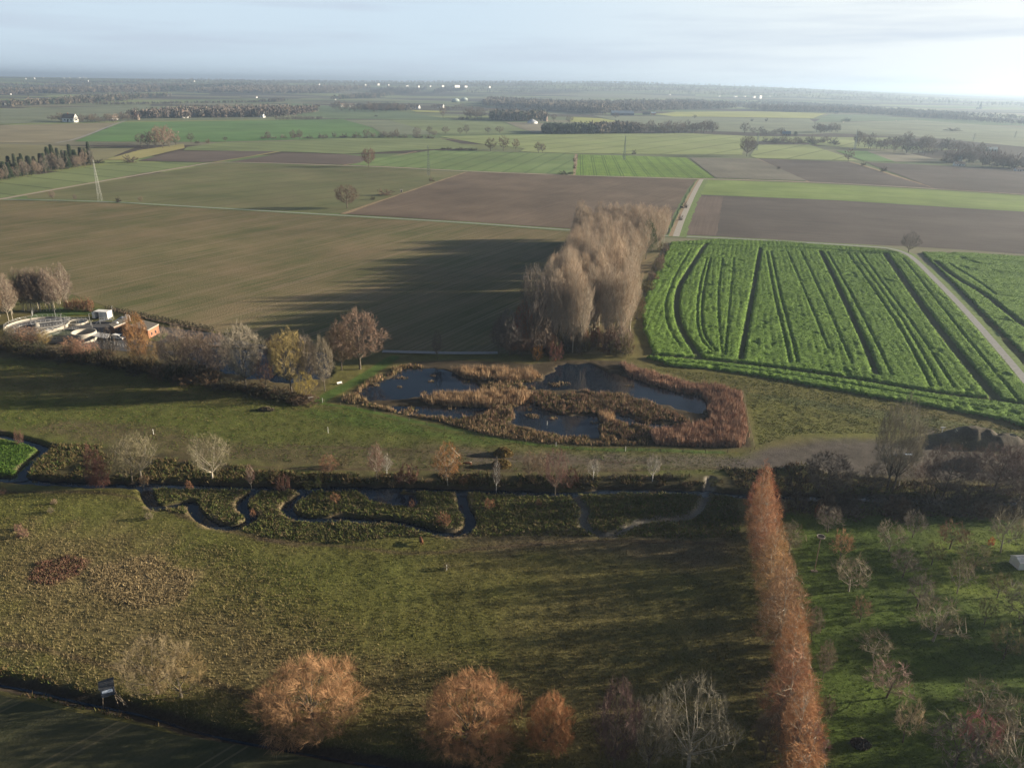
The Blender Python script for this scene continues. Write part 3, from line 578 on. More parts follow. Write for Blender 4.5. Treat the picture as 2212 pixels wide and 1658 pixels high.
SPEC = {  # H, crown radius, trunk (length, radius), envelope profile, counts, attachment drop, twigs (n, length, width)
 'round':  dict(H=13, R=6.5, tr=(.80, .28), pr=[(.22, .35), (.38, .85), (.55, 1), (.75, .88), (.9, .55), (1, .12)], n=(22, 130, 800), sh=.25, dp=.75, bd=.10, tw=(12, 1.1, .030)),
 'willow': dict(H=13, R=8.2, tr=(.28, .42), pr=[(.10, .75), (.25, .98), (.45, 1), (.65, .86), (.85, .55), (1, .15)], n=(26, 170, 1200), sh=.20, dp=.75, bd=.12, tw=(22, 1.5, .022)),
 'spread': dict(H=11, R=6.5, tr=(.30, .34), pr=[(.22, .5), (.4, .92), (.6, 1), (.8, .8), (1, .2)], n=(12, 90, 560), sh=.35, dp=.95, bd=.10, tw=(7, 1.1, .028)),
 'poplar': dict(H=32, R=5.4, tr=(.93, .30), pr=[(.14, .25), (.32, .6), (.58, 1), (.8, .92), (.93, .55), (1, .12)], n=(40, 300, 900), sh=.05, dp=2.6, bd=.14, tw=(8, 2.0, .028), up=.55),
 'alder':  dict(H=16, R=4.6, tr=(.95, .16), pr=[(.06, .8), (.25, 1), (.5, .85), (.75, .55), (.9, .3), (1, .05)], n=(60, 240, 800), sh=.1, dp=.5, bd=.05, tw=(12, 1.1, .024)),
 'birch':  dict(H=9, R=2.8, tr=(.88, .11), pr=[(.25, .4), (.45, 1), (.7, .85), (.9, .45), (1, .1)], n=(20, 90, 380), sh=.1, dp=.9, bd=.08, tw=(8, .75, .022)),
 'fruit':  dict(H=6, R=3.0, tr=(.38, .15), pr=[(.32, .6), (.5, 1), (.75, .9), (1, .4)], n=(9, 40, 130), sh=.25, dp=.9, bd=.14, tw=(9, .9, .032)),
 'bush':   dict(H=3, R=2.2, tr=(.15, .06), pr=[(.02, .8), (.3, 1), (.7, .85), (1, .3)], n=(18, 80, 0), sh=.1, dp=.8, bd=.05, tw=(22, .55, .032)),
 'farround': dict(H=14, R=6.5, tr=(.75, .32), pr=[(.2, .3), (.38, .85), (.6, 1), (.8, .8), (1, .2)], n=(16, 110, 0), sh=.15, dp=.7, bd=.1, tw=(26, 1.3, .065)),
 'farbush':  dict(H=3, R=2.4, tr=(.2, .1), pr=[(.02, .9), (.4, 1), (.8, .8), (1, .4)], n=(26, 0, 0), sh=.1, dp=.6, bd=.05, tw=(34, .6, .06))}
PROTO = {}
def proto(kind, seed):
    key = (kind, seed)
    if key in PROTO: return PROTO[key]
    s = SPEC[kind]; rs = np.random.RandomState(sum(map(ord, kind))*7+seed*31); H = s['H']
    br = [np.zeros((1, 3)), np.array([[rs.randn()*.03, rs.randn()*.03, 1.]]), rs.randn(1, 3)*.04*[1, 1, 0], np.array([H*s['tr'][0]]), np.array([s['tr'][1]])]
    Vt, Ft = tubes(*br, k=7, n=7, tip=.12 if s['tr'][0] > .6 else .6); Vs = [Vt]; Fs = [Ft]; off = len(Vt); Vb = []; Fb = []; ob = 0
    rr = (.5, .42, .5)
    for i, n in enumerate(s['n']):
        if not n: continue
        T = env_pts(rs, n, H, s['R'], s['pr'], (.5 if i == 0 else s['sh']))
        br = attach(rs, br, T, s['dp']*(1 if i == 0 else .8), s['bd'], tmin=(.22 if s['tr'][0] > .6 else .5) if i == 0 else .2)
        br[4] = np.maximum(br[4]*rr[i], (.045, .026, .017)[i]*max(1, H/14)); V, F = tubes(*br, k=4 if i < 2 else 3, n=5 if i == 0 else 3)
        if i == 0 or (i == 1 and s['n'][2]): Vs.append(V); Fs.append(F+off); off += len(V)
        else: Vb.append(V); Fb.append(F+ob); ob += len(V)
    n, ln, w = s['tw']; m = br[3].copy(); br[3] = np.maximum(m, .3); tw = spawn(rs, br, n, .25, 1, .55 if not s.get('up') else .35, 1, s.get('up', .22), .4, bend=.3); tw[3] = ln*(.5+.8*rs.rand(len(tw[3])))
    V, F = ribbons(rs, tw, w); Vq = np.vstack(Vb) if Vb else np.zeros((0, 3))
    Fq = np.vstack(Fb) if Fb else np.zeros((0, 4), int)
    Fq3 = np.vstack([Fq[:, [0, 1, 2]], Fq[:, [0, 2, 3]]]) if len(Fq) else np.zeros((0, 3), int)
    Vc = np.vstack([Vq, V]); Fc = np.vstack([Fq3, F+len(Vq)]).astype(int)
    Vt = np.vstack(Vs); Ft = np.vstack(Fs)
    z1 = np.percentile(Vc[:, 2], 99.3); r = np.percentile(np.hypot(Vc[:, 0], Vc[:, 1]), 96)
    Vt[:, 2] = np.maximum(Vt[:, 2], -.3); Vc[:, 2] = np.maximum(Vc[:, 2], .02)
    def mk(nm, V, F):
        me = bpy.data.meshes.new(nm); k = F.shape[1]
        me.vertices.add(len(V)); me.vertices.foreach_set('co', V.astype(np.float32).ravel()); me.loops.add(F.size); me.loops.foreach_set('vertex_index', F.astype(np.int32).ravel())
        me.polygons.add(len(F)); me.polygons.foreach_set('loop_start', np.arange(len(F), dtype=np.int32)*k); me.update(calc_edges=True); me.materials.append(None); return me
    PROTO[key] = (mk('trunk', Vt, Ft), mk('crown', Vc, Fc), z1, 2*r); return PROTO[key]
def conifer_proto(seed):
    key = ('conifer', seed)
    if key in PROTO: return PROTO[key]
    rs = np.random.RandomState(50+seed); H = 16; mb = MB().tube((0, 0, -.3), (0, 0, H*.95), .22, .03); n = 900
    t = rs.rand(n)**.8; z = H*(.10+.90*t); r = (1-t)*3.0+.3; a = rs.rand(n)*6.283; q = r*np.sqrt(rs.rand(n)*.8+.2)
    c = np.stack([np.cos(a)*q, np.sin(a)*q, z-q*.25], 1); o = np.stack([np.cos(a), np.sin(a), -.35+0*a], 1); s = np.stack([-np.sin(a), np.cos(a), 0*a], 1)
    k = (.5+.7*rs.rand(n))[:, None]; V = np.stack([c-s*k*.6, c+s*k*.6, c+o*k*1.3], 1).reshape(-1, 3); F = np.arange(3*n).reshape(-1, 3)
    me = bpy.data.meshes.new('trunk'); me.from_pydata(mb.v, [], mb.f); me.materials.append(None)
    mc = bpy.data.meshes.new('crown'); mc.from_pydata([tuple(v) for v in V], [], [tuple(int(i) for i in f) for f in F]); mc.materials.append(None)
    PROTO[key] = (me, mc, H, 6.0); return PROTO[key]
TREES = []
def tree_at(p, h, w, kind, col, label, cat='tree', group=None, name=None, bark=BARK, seed=None, rz=None, lean=0, nparts=2):
    sd = random.randrange(3) if seed is None else seed
    tm, cm, H, Wd = conifer_proto(sd) if kind == 'conifer' else proto(kind, sd)
    name = name or {'bush': 'bush', 'farbush': 'bush', 'conifer': 'conifer_tree', 'willow': 'willow_tree', 'poplar': 'poplar_tree', 'alder': 'alder_tree', 'birch': 'birch_tree', 'fruit': 'fruit_tree'}.get(kind, 'bare_tree')
    rz = random.uniform(0, 6.28) if rz is None else rz
    r = empty(name, (p[0], p[1], p[2] if len(p) > 2 else 0), rz); r.rotation_euler[1] = lean
    r.scale = (w/Wd, w/Wd, h/H); tag(r, label, cat, group)
    for nm, me, mt in (('trunk', tm, bark), ('crown', cm, TWIG)):
        o = bpy.data.objects.new(nm, me); o.material_slots[0].link = 'OBJECT'; o.material_slots[0].material = mt
        if nm == 'crown': k = random.uniform(.88, 1.12); o.color = (col[0]*k, col[1]*k, col[2]*k, 1)
        C.objects.link(o); o.parent = r
    TREES.append(r); return r
def tree(bx, by, top, wpx, kind, col, label, **k):
    """base pixel, level of the top, crown width in survey pixels -> a real tree on the ground"""
    b = G(bx, by); z = gz(b[0], b[1]) if b[1] < 345 else 0.0; b[2] = max(z, -.9)
    w = wpx/ppm((b[0], b[1], 3)); h = crown_height(b, top, w); w = wpx/ppm((b[0], b[1], h*.5)); return tree_at(b, h, w, kind, col, label, **k)
GREY = (.155, .135, .110); PINK = (.215, .165, .125); ORNG = (.37, .195, .085); RUST = (.23, .125, .075); YEL = (.27, .20, .075); OLIV = (.155, .135, .06)
PURP = (.13, .085, .075); DARK = (.075, .065, .050); REDD = (.13, .07, .052); STRW = (.215, .185, .125)
# ---- along the bottom edge
tree(340, 1496, 1372, 150, 'spread', (.25, .20, .12), 'broad yellowish grey willow beside the hunting stand', name='willow_tree', seed=0)
tree(392, 1505, 1412, 125, 'spread', (.24, .175, .085), 'lower tawny willow right of the hunting stand', name='willow_tree', seed=1)
tree(671, 1552, 1416, 228, 'willow', (.375, .225, .12), 'widest orange willow standing alone on the ditch bank', seed=0)
tree(1018, 1606, 1449, 212, 'willow', (.36, .205, .11), 'orange willow with a double top at the bottom middle', seed=1)
tree(1186, 1612, 1500, 104, 'willow', (.35, .185, .095), 'small upright orange willow right of the double topped one', seed=2)
tree(1325, 1672, 1483, 105, 'round', (.135, .09, .085), 'dark purple brown tree beside the grey spreading tree', seed=0)
tree(1400, 1665, 1505, 105, 'spread', (.22, .20, .16), 'pale twiggy grey tree left half of the spreading pair', seed=2)
tree(1487, 1655, 1466, 175, 'spread', (.215, .20, .155), 'large spreading grey green tree with pale forked stems', bark=BARKP, seed=0)
# ---- the orange row
A, B_ = G(1640, 1128), G(1738, 1725)
for i in range(17):
    t = i/16; b = A*(1-t)+B_*t; b = b+np.array([random.uniform(-1.3, 1.3), random.uniform(-1.6, 1.6), 0])
    tree_at(b, random.uniform(11, 18), random.uniform(5.6, 9.8), 'alder', (.42*random.uniform(.8, 1.1), .235*random.uniform(.9, 1.1), .125), 'slender orange brown tree in the long straight row', group='orange trees in the straight row', bark=BARKP)
for bx, by, tp, w, c in ((1703, 1196, 1124, 58, STRW), (1700, 1590, 1500, 75, (.2, .15, .13)), (1735, 1655, 1560, 85, (.2, .13, .12)), (1652, 1640, 1540, 70, (.17, .13, .10)), (1775, 1470, 1385, 40, (.24, .2, .15)), (1752, 1385, 1310, 40, (.24, .2, .15))):
    tree(bx, by, tp, w, 'birch' if w < 60 else 'round', c, {1703: 'pale twiggy tree touching the far end of the orange row', 1700: 'greyish pink tree near the bottom of the orange row', 1735: 'dark pinkish tree at the very foot of the orange row', 1652: 'dull brown tree left of the orange row foot', 1775: 'thin pale tree leaning out right of the orange row', 1752: 'small pale tree at the right edge of the orange row'}[bx])
# ---- orchard
for bx, by, tp, w, c, lb in (
    (1919, 1190, 1131, 54, STRW, 'grey fruit tree near the top of the orchard, two right of the nest pole'),
    (1814, 1209, 1150, 38, (.27, .16, .09), 'upright brownish fruit tree just right of the nest pole'),
    (1787, 1149, 1097, 46, GREY, 'faint grey tree above the nest pole'),
    (1833, 1276, 1204, 64, STRW, 'pale forked fruit tree below and right of the nest pole'),
    (1949, 1247, 1187, 52, GREY, 'dense grey fruit tree in the middle orchard'),
    (2051, 1186, 1131, 50, (.22, .13, .08), 'reddish fruit tree at the upper edge of the bright lawn'),
    (2012, 1220, 1173, 36, OLIV, 'small olive fruit tree on the lawn'),
    (2099, 1236, 1173, 62, (.2, .18, .09), 'round headed fruit tree beside the white shed shadow'),
    (2067, 1281, 1209, 42, STRW, 'upright white stemmed fruit tree on the bright lawn'),
    (2154, 1289, 1240, 42, OLIV, 'small leaning fruit tree on the sunniest grass'),
    (2161, 1193, 1098, 58, STRW, 'tall pale fruit tree at the top right of the orchard'),
    (1970, 1162, 1108, 42, GREY, 'pale spiky fruit tree in the shade below the stream trees'),
    (1980, 1313, 1245, 48, GREY, 'thin upright fruit tree in the centre of the orchard'),
    (1857, 1343, 1294, 34, (.24, .16, .10), 'little brown fruit tree near the orange row'),
    (2015, 1385, 1291, 84, STRW, 'biggest pale fruit tree in the middle of the orchard'),
    (2126, 1348, 1294, 32, OLIV, 'young dark fruit tree right of the biggest one'),
    (1885, 1420, 1367, 60, STRW, 'low wide fruit tree with a drooping branch'),
    (2167, 1423, 1356, 62, OLIV, 'fruit tree with leaf litter under it at the right edge'),
    (1915, 1506, 1429, 76, (.27, .20, .17), 'pinkish many stemmed fruit tree in the lower orchard'),
    (2212, 1346, 1262, 85, GREY, 'dark spreading tree cut by the right edge'),
    (1950, 1602, 1513, 50, (.3, .25, .17), 'yellowish upright fruit tree low in the orchard'),
    (2119, 1546, 1471, 80, STRW, 'grey fruit tree in the lower right shade'),
    (2192, 1600, 1515, 90, STRW, 'pale gnarled tree low at the right edge'),
    (2060, 1660, 1560, 100, GREY, 'wide grey tree at the bottom right'),
    (2180, 1690, 1560, 120, STRW, 'large pale tree in the bottom right corner'),
    (2104, 1640, 1540, 70, (.26, .12, .12), 'pink stemmed shrub at the bottom right')):
    tree(bx, by, tp-5, w*1.3, 'fruit', tuple(v*1.35 for v in c), lb, group='orchard trees', bark=BARKP if c == STRW else BARK)
tree(1787, 1545, 1500, 32, 'bush', STRW, 'fountain shaped pale shrub beside the orange row', seed=0)
# ---- trees just outside the right and lower edge whose shadows fall into the view
for i, (x, y, h, w) in enumerate(((128, 118, 12, 9), (126, 98, 15, 13), (104, 80, 13, 13), (128, 84, 16, 15), (150, 150, 15, 12), (121, 106, 13, 12), (132, 126, 15, 13), (113, 92, 12, 11), (112, 84, 12, 11), (120, 118, 10, 9), (98, 70, 12, 12), (85, 66, 11, 12), (68, 68, 11, 11), (52, 66, 11, 11), (30, 66, 12, 13), (12, 68, 11, 12), (-8, 72, 10, 11))):
    tree_at((x, y, 0), h, w, 'round', GREY, 'bare tree beyond the edge of the orchard and ditch', group='trees beyond the frame')
# ---- along the stream
for bx, by, tp, w, kd, c, bk, lb in (
    (285, 1036, 944, 84, 'spread', (.20, .175, .11), BARK, 'leaning pale tree of the pair on the left stream bank'),
    (305, 1031, 932, 88, 'spread', (.20, .18, .11), BARKP, 'upright pale tree of the pair on the left stream bank'),
    (459, 1034, 936, 90, 'spread', (.21, .19, .12), BARKP, 'single pale twin stemmed tree on the stream bank'),
    (204, 1044, 962, 34, 'alder', (.17, .08, .065), BARK, 'reddish thin tree left of the pale pair'),
    (222, 1045, 972, 36, 'alder', (.17, .08, .065), BARK, 'second reddish thin tree left of the pale pair'),
    (43, 956, 925, 18, 'bush', (.15, .09, .07), BARK, 'small twiggy shrub at the far left channel'),
    (710, 1029, 982, 42, 'birch', RUST, BARK, 'small rusty tree on the north bank'),
    (814, 1037, 957, 38, 'birch', (.20, .12, .10), BARKP, 'tall thin mauve birch on the north bank'),
    (836, 1026, 980, 25, 'fruit', (.29, .26, .22), BARKW, 'small white stemmed tree beside the mauve birch'),
    (879, 1040, 1000, 52, 'bush', REDD, BARK, 'dark red thicket on the north bank'),
    (967, 1046, 955, 62, 'birch', (.31, .155, .06), BARKP, 'rounded orange tree on the north bank'),
    (543, 1050, 1002, 20, 'birch', (.17, .10, .08), BARKP, 'thin sapling by the second meander'),
    (613, 1056, 1022, 36, 'bush', REDD, BARK, 'reddish shrub by the third meander'),
    (1072, 1057, 988, 22, 'birch', (.17, .14, .12), BARKW, 'white trunked sapling below the brush piles'),
    (1144, 1036, 974, 38, 'birch', (.25, .18, .12), BARK, 'straw coloured twin tree, left one'),
    (1170, 1040, 974, 40, 'birch', (.25, .18, .12), BARK, 'straw coloured twin tree, right one'),
    (1199, 1062, 965, 55, 'spread', (.17, .095, .085), BARK, 'purple brown tree with a bent trunk'),
    (1232, 1050, 1010, 46, 'bush', REDD, BARK, 'red brown shrub right of the bent tree'),
    (1281, 1036, 990, 35, 'fruit', (.29, .265, .22), BARKW, 'little white tree, left of two on the bank'),
    (1409, 1040, 980, 35, 'fruit', (.27, .245, .21), BARKW, 'little white tree, right of two on the bank'),
    (1916, 1056, 868, 100, 'spread', (.22, .20, .15), BARK, 'tallest bare tree by the mud track, left stem'),
    (1930, 1056, 862, 95, 'spread', (.23, .21, .15), BARK, 'tallest bare tree by the mud track, right stem'),
    (1784, 1072, 978, 112, 'round', (.11, .095, .085), BARK, 'dark round tree in the shade behind the orange row'),
    (2035, 1075, 960, 105, 'round', (.15, .115, .10), BARK, 'dark upright tree by the stream on the right'),
    (2139, 1080, 962, 130, 'round', (.16, .115, .10), BARK, 'wide brownish tree by the right stream bank'),
    (2200, 1084, 965, 130, 'round', (.17, .12, .10), BARK, 'brownish tree cut by the right edge at the stream'),
    (1942, 1050, 990, 60, 'birch', (.24, .20, .14), BARKP, 'small pale tree at the foot of the tallest tree'),
    (1992, 1056, 998, 52, 'birch', (.2, .13, .10), BARK, 'little brown tree between the tallest and the dark tree'),
    (1883, 1062, 1000, 56, 'birch', (.15, .12, .09), BARK, 'dusky small tree left of the tallest tree'),
    (1715, 1066, 1010, 50, 'bush', DARK, BARK, 'dark thicket beside the far end of the orange row')):
    tree(bx, by, tp, w, kd, c, lb, bark=bk)
for i in range(26):
    x = random.uniform(1680, 2230); y = random.uniform(1088, 1125)
    tree(x, y, y-random.uniform(22, 48), random.uniform(35, 70), 'bush', random.choice([DARK, (.10, .07, .05), (.12, .10, .08)]), 'dark bare shrub in the thicket between stream and orchard', group='shrubs between stream and orchard')
for x, y, t, w, c in ((1764, 1118, 1085, 14, RUST), (2139, 1178, 1158, 14, (.5, .13, .05))): tree(x, y, t, w, 'bush', c, 'small glowing %s shrub at the orchard edge' % ('rust' if x < 2000 else 'orange'))
for i, (x, y, w, c) in enumerate(((724, 1082, 22, RUST), (958, 1132, 32, RUST), (1057, 1095, 24, RUST), (1163, 1090, 16, REDD), (408, 1052, 18, RUST), (1000, 1045, 18, RUST), (546, 1110, 14, RUST), (890, 1092, 16, RUST), (118, 1088, 14, (.25, .18, .13)), (50, 1160, 24, (.22, .13, .10)), (110, 1107, 14, STRW), (323, 1120, 18, STRW), (200, 1010, 18, STRW), (312, 1040, 22, (.25, .17, .1)), (8, 1066, 16, (.22, .14, .1)), (40, 1145, 18, (.22, .13, .1)), (965, 1228, 16, STRW), (740, 1008, 30, (.12, .10, .05)))):
    tree(x, y, y-w*.85, w, 'bush', c, 'small rust coloured shrub among the rushes' if c in (RUST, REDD) else 'small straw coloured shrub on the rough meadow', group='lone shrubs near the meanders')
for i in range(26):
    x = 560+1000*(i+random.random())/26; y = random.uniform(1028, 1050)
    tree(x, y, y-random.uniform(7, 20), random.uniform(12, 30), 'bush', random.choice([DARK, (.10, .07, .045), (.15, .10, .06), (.09, .10, .04), (.2, .16, .09)]), 'low ragged shrub on the north bank of the stream', group='low shrubs on the stream bank')
# ---- line of trees above the big meadow
for bx, by, tp, w, kd, c, lb in (
    (306, 796, 688, 52, 'round', (.28, .155, .07), 'rust leaved oak hiding the brick building'),
    (318, 804, 735, 70, 'spread', (.27, .18, .08), 'tawny tree below the rust leaved oak'),
    (243, 790, 715, 42, 'fruit', (.12, .10, .08), 'thin dark bare tree before the round tank'),
    (384, 814, 714, 78, 'round', (.23, .18, .14), 'first greyish tree right of the rust leaved oak'),
    (432, 818, 724, 66, 'round', (.22, .165, .13), 'second brownish tree of the hedge line'),
    (476, 822, 728, 66, 'round', (.20, .155, .125), 'third brownish tree of the hedge line'),
    (532, 840, 712, 92, 'round', (.25, .22, .17), 'tall pale grey round headed tree'),
    (575, 842, 775, 45, 'spread', (.25, .13, .07), 'small rusty tree between the two tall ones'),
    (630, 846, 726, 92, 'round', (.30, .235, .10), 'yellowish tall tree left of the bench'),
    (668, 846, 735, 50, 'round', (.23, .19, .15), 'pale grey tree behind the yellowish one'),
    (660, 862, 812, 50, 'spread', (.32, .25, .07), 'low yellow bush like tree near the gate'),
    (702, 845, 738, 50, 'round', (.22, .19, .14), 'slim tree left of the bench'),
    (738, 800, 715, 76, 'round', (.23, .17, .11), 'tree leaning over the left pond'),
    (778, 798, 682, 116, 'round', (.23, .16, .12), 'largest round brown tree at the end of the line'),
    (597, 790, 735, 50, 'round', (.20, .15, .12), 'dusky tree behind the pond')):
    tree(bx, by, tp-9, w, kd, c, lb)
for i, (bx, by, tp, w, c) in enumerate(((42, 748, 703, 44, PINK), (62, 752, 705, 46, (.32, .2, .13)), (84, 748, 706, 42, PINK), (158, 776, 728, 44, (.28, .17, .11)), (184, 780, 732, 42, (.28, .16, .11)), (205, 770, 738, 30, (.24, .14, .10)), (100, 752, 712, 30, YEL), (20, 742, 706, 36, OLIV))):
    tree(bx, by, tp, w, 'birch', c, 'sunlit coppiced tree before the treatment tanks', group='coppice before the tanks')
hl = smooth(GP([(-60, 745), (60, 762), (160, 782), (250, 792), (330, 812), (430, 826), (520, 846), (600, 858), (660, 868)]), 2)
for i in range(62):
    t = (i+random.random())/62*(len(hl)-1.01); k = int(t); b = hl[k]*(1-t+k)+hl[k+1]*(t-k)
    tree_at((b[0]+random.uniform(-1.5, 1.5), b[1]+random.uniform(-1.5, 3), 0), random.uniform(3.5, 6.5) if i < 40 else random.uniform(1.5, 3), random.uniform(6, 10), 'bush', random.choice([DARK, (.07, .06, .035), (.13, .09, .06), (.06, .06, .035)]), 'dense low bush in the hedge below the tree line', group='bushes in the long hedge')
# left grove and hedge behind the plant
for i in range(44):
    t = random.random(); x = -40+190*t; y = 700-38*t+random.uniform(-10, 10); y = min(y, 672) if x > 30 else y
    tree(x, y, y-random.uniform(80, 108)*(.8+.2*(1-t)), random.uniform(26, 44), 'birch', (.30, .20, .08) if x < 12 else random.choice([(.19, .15, .12), PINK, (.17, .13, .11)]), 'tall bare tree in the grove at the left edge' if x >= 12 else 'yellowish tall tree in the grove at the left edge', group='trees in the left grove' if x >= 12 else 'yellow trees in the left grove', bark=BARKP)
for x in range(143, 200, 7): tree(x, 668+(x-143)*.09, 645+random.uniform(-4, 4), 13, 'bush', (.24, .13, .08), 'upright reddish shrub behind the white container', group='clipped reddish shrubs')
for i in range(18):
    t = i/17; x = 236+220*t; y = 672+44*t; tree(x, y, y-13, 17, 'bush', (.045, .042, .03), 'hedge bush on the slope above the plant, coloured dark for hedge shade', group='dark hedge above the plant')  # bushes toned near black to stand in for the hedge's shadow
# ---- poplar grove
def inside(poly, n, sep):
    P = GP(poly); out_ = []; k = 0
    x0, y0 = P.min(0); x1, y1 = P.max(0)
    while len(out_) < n and k < 9000:
        k += 1; q = np.array([random.uniform(x0, x1), random.uniform(y0, y1)])
        if inpoly(q[:1], q[1:], P)[0] and all(np.hypot(*(q-o)) > sep for o in out_): out_.append(q)
    return out_
for q in inside([(1160, 752), (1190, 762), (1240, 764), (1352, 760), (1368, 700), (1340, 630), (1250, 625), (1195, 680)], 74, 3.2):
    tree_at((q[0], q[1], 0), random.uniform(25, 35), random.uniform(7, 10.5), 'poplar', random.choice([(.43, .345, .265), (.44, .34, .25), (.39, .32, .25)]), 'tall bare poplar in the front block of the grove', group='poplars of the front block', bark=BARKP)
for q in inside([(1225, 625), (1345, 615), (1410, 560), (1436, 522), (1250, 516), (1225, 560)], 80, 4.3):
    tree_at((q[0], q[1], 0), random.uniform(22, 29), random.uniform(7.5, 11), 'poplar', random.choice([(.39, .31, .24), (.37, .295, .225)]), 'bare poplar in the back block of the grove', group='poplars of the back block', bark=BARKP)
for i in range(16):
    x = 1085+110*random.random(); y = random.uniform(742, 768); tree(x, y, y-random.uniform(45, 95)*(.5+.5*(x-1085)/110), random.uniform(26, 42), random.choice(['birch', 'round']), random.choice([(.24, .18, .14), (.19, .15, .12), (.22, .13, .09)]), 'small bare tree spilling out left of the poplars', group='small trees left of the poplars')
for bx, by, tp, w, kd, c, lb in (
    (1150, 764, 578, 62, 'poplar', (.20, .17, .15), 'thin grey poplar standing out left of the grove'),
    (1100, 768, 672, 62, 'round', (.15, .13, .12), 'dusky bush like tree left of the grove'),
    (1078, 766, 690, 40, 'round', (.13, .11, .10), 'outermost dim tree left of the grove'),
    (1130, 762, 655, 46, 'round', (.25, .085, .05), 'red leaved tree at the left of the grove'),
    (1165, 768, 680, 60, 'spread', (.19, .15, .12), 'spreading dull tree at the grove corner'),
    (1160, 775, 745, 28, 'bush', (.34, .18, .05), 'small orange bush below the grove'),
    (1200, 776, 738, 34, 'bush', (.17, .075, .06), 'dark red bush below the grove'),
    (1345, 764, 705, 50, 'spread', (.24, .17, .14), 'low pinkish tree at the right foot of the grove'),
    (1378, 690, 655, 34, 'bush', OLIV, 'olive scrub on the sunny side of the grove'),
    (945, 776, 716, 24, 'birch', (.12, .10, .085), 'faint dark sapling above the left pond'),
    (1395, 560, 478, 40, 'round', (.05, .075, .03), 'ivy green tree inside the back block')):
    tree(bx, by, tp, w, kd, c, lb)
for i in range(40):
    t = random.random(); x = 1180+t*185; tree(x-60*(i % 3 == 0), random.uniform(735, 770), random.uniform(700, 735), random.uniform(22, 44), 'bush', random.choice([DARK, OLIV, (.16, .10, .07), (.2, .11, .07)]), 'low scrub at the foot of the poplars', group='scrub below the poplars')
for i in range(18):
    t = random.random(); x = 1368+t*75; y = 700-t*175; tree(x+random.uniform(-6, 6), y, y-random.uniform(14, 30), random.uniform(14, 24), 'bush', random.choice([OLIV, PINK, (.22, .13, .09)]), 'scrub on the sunny edge of the poplar grove', group='scrub on the sunny grove edge')
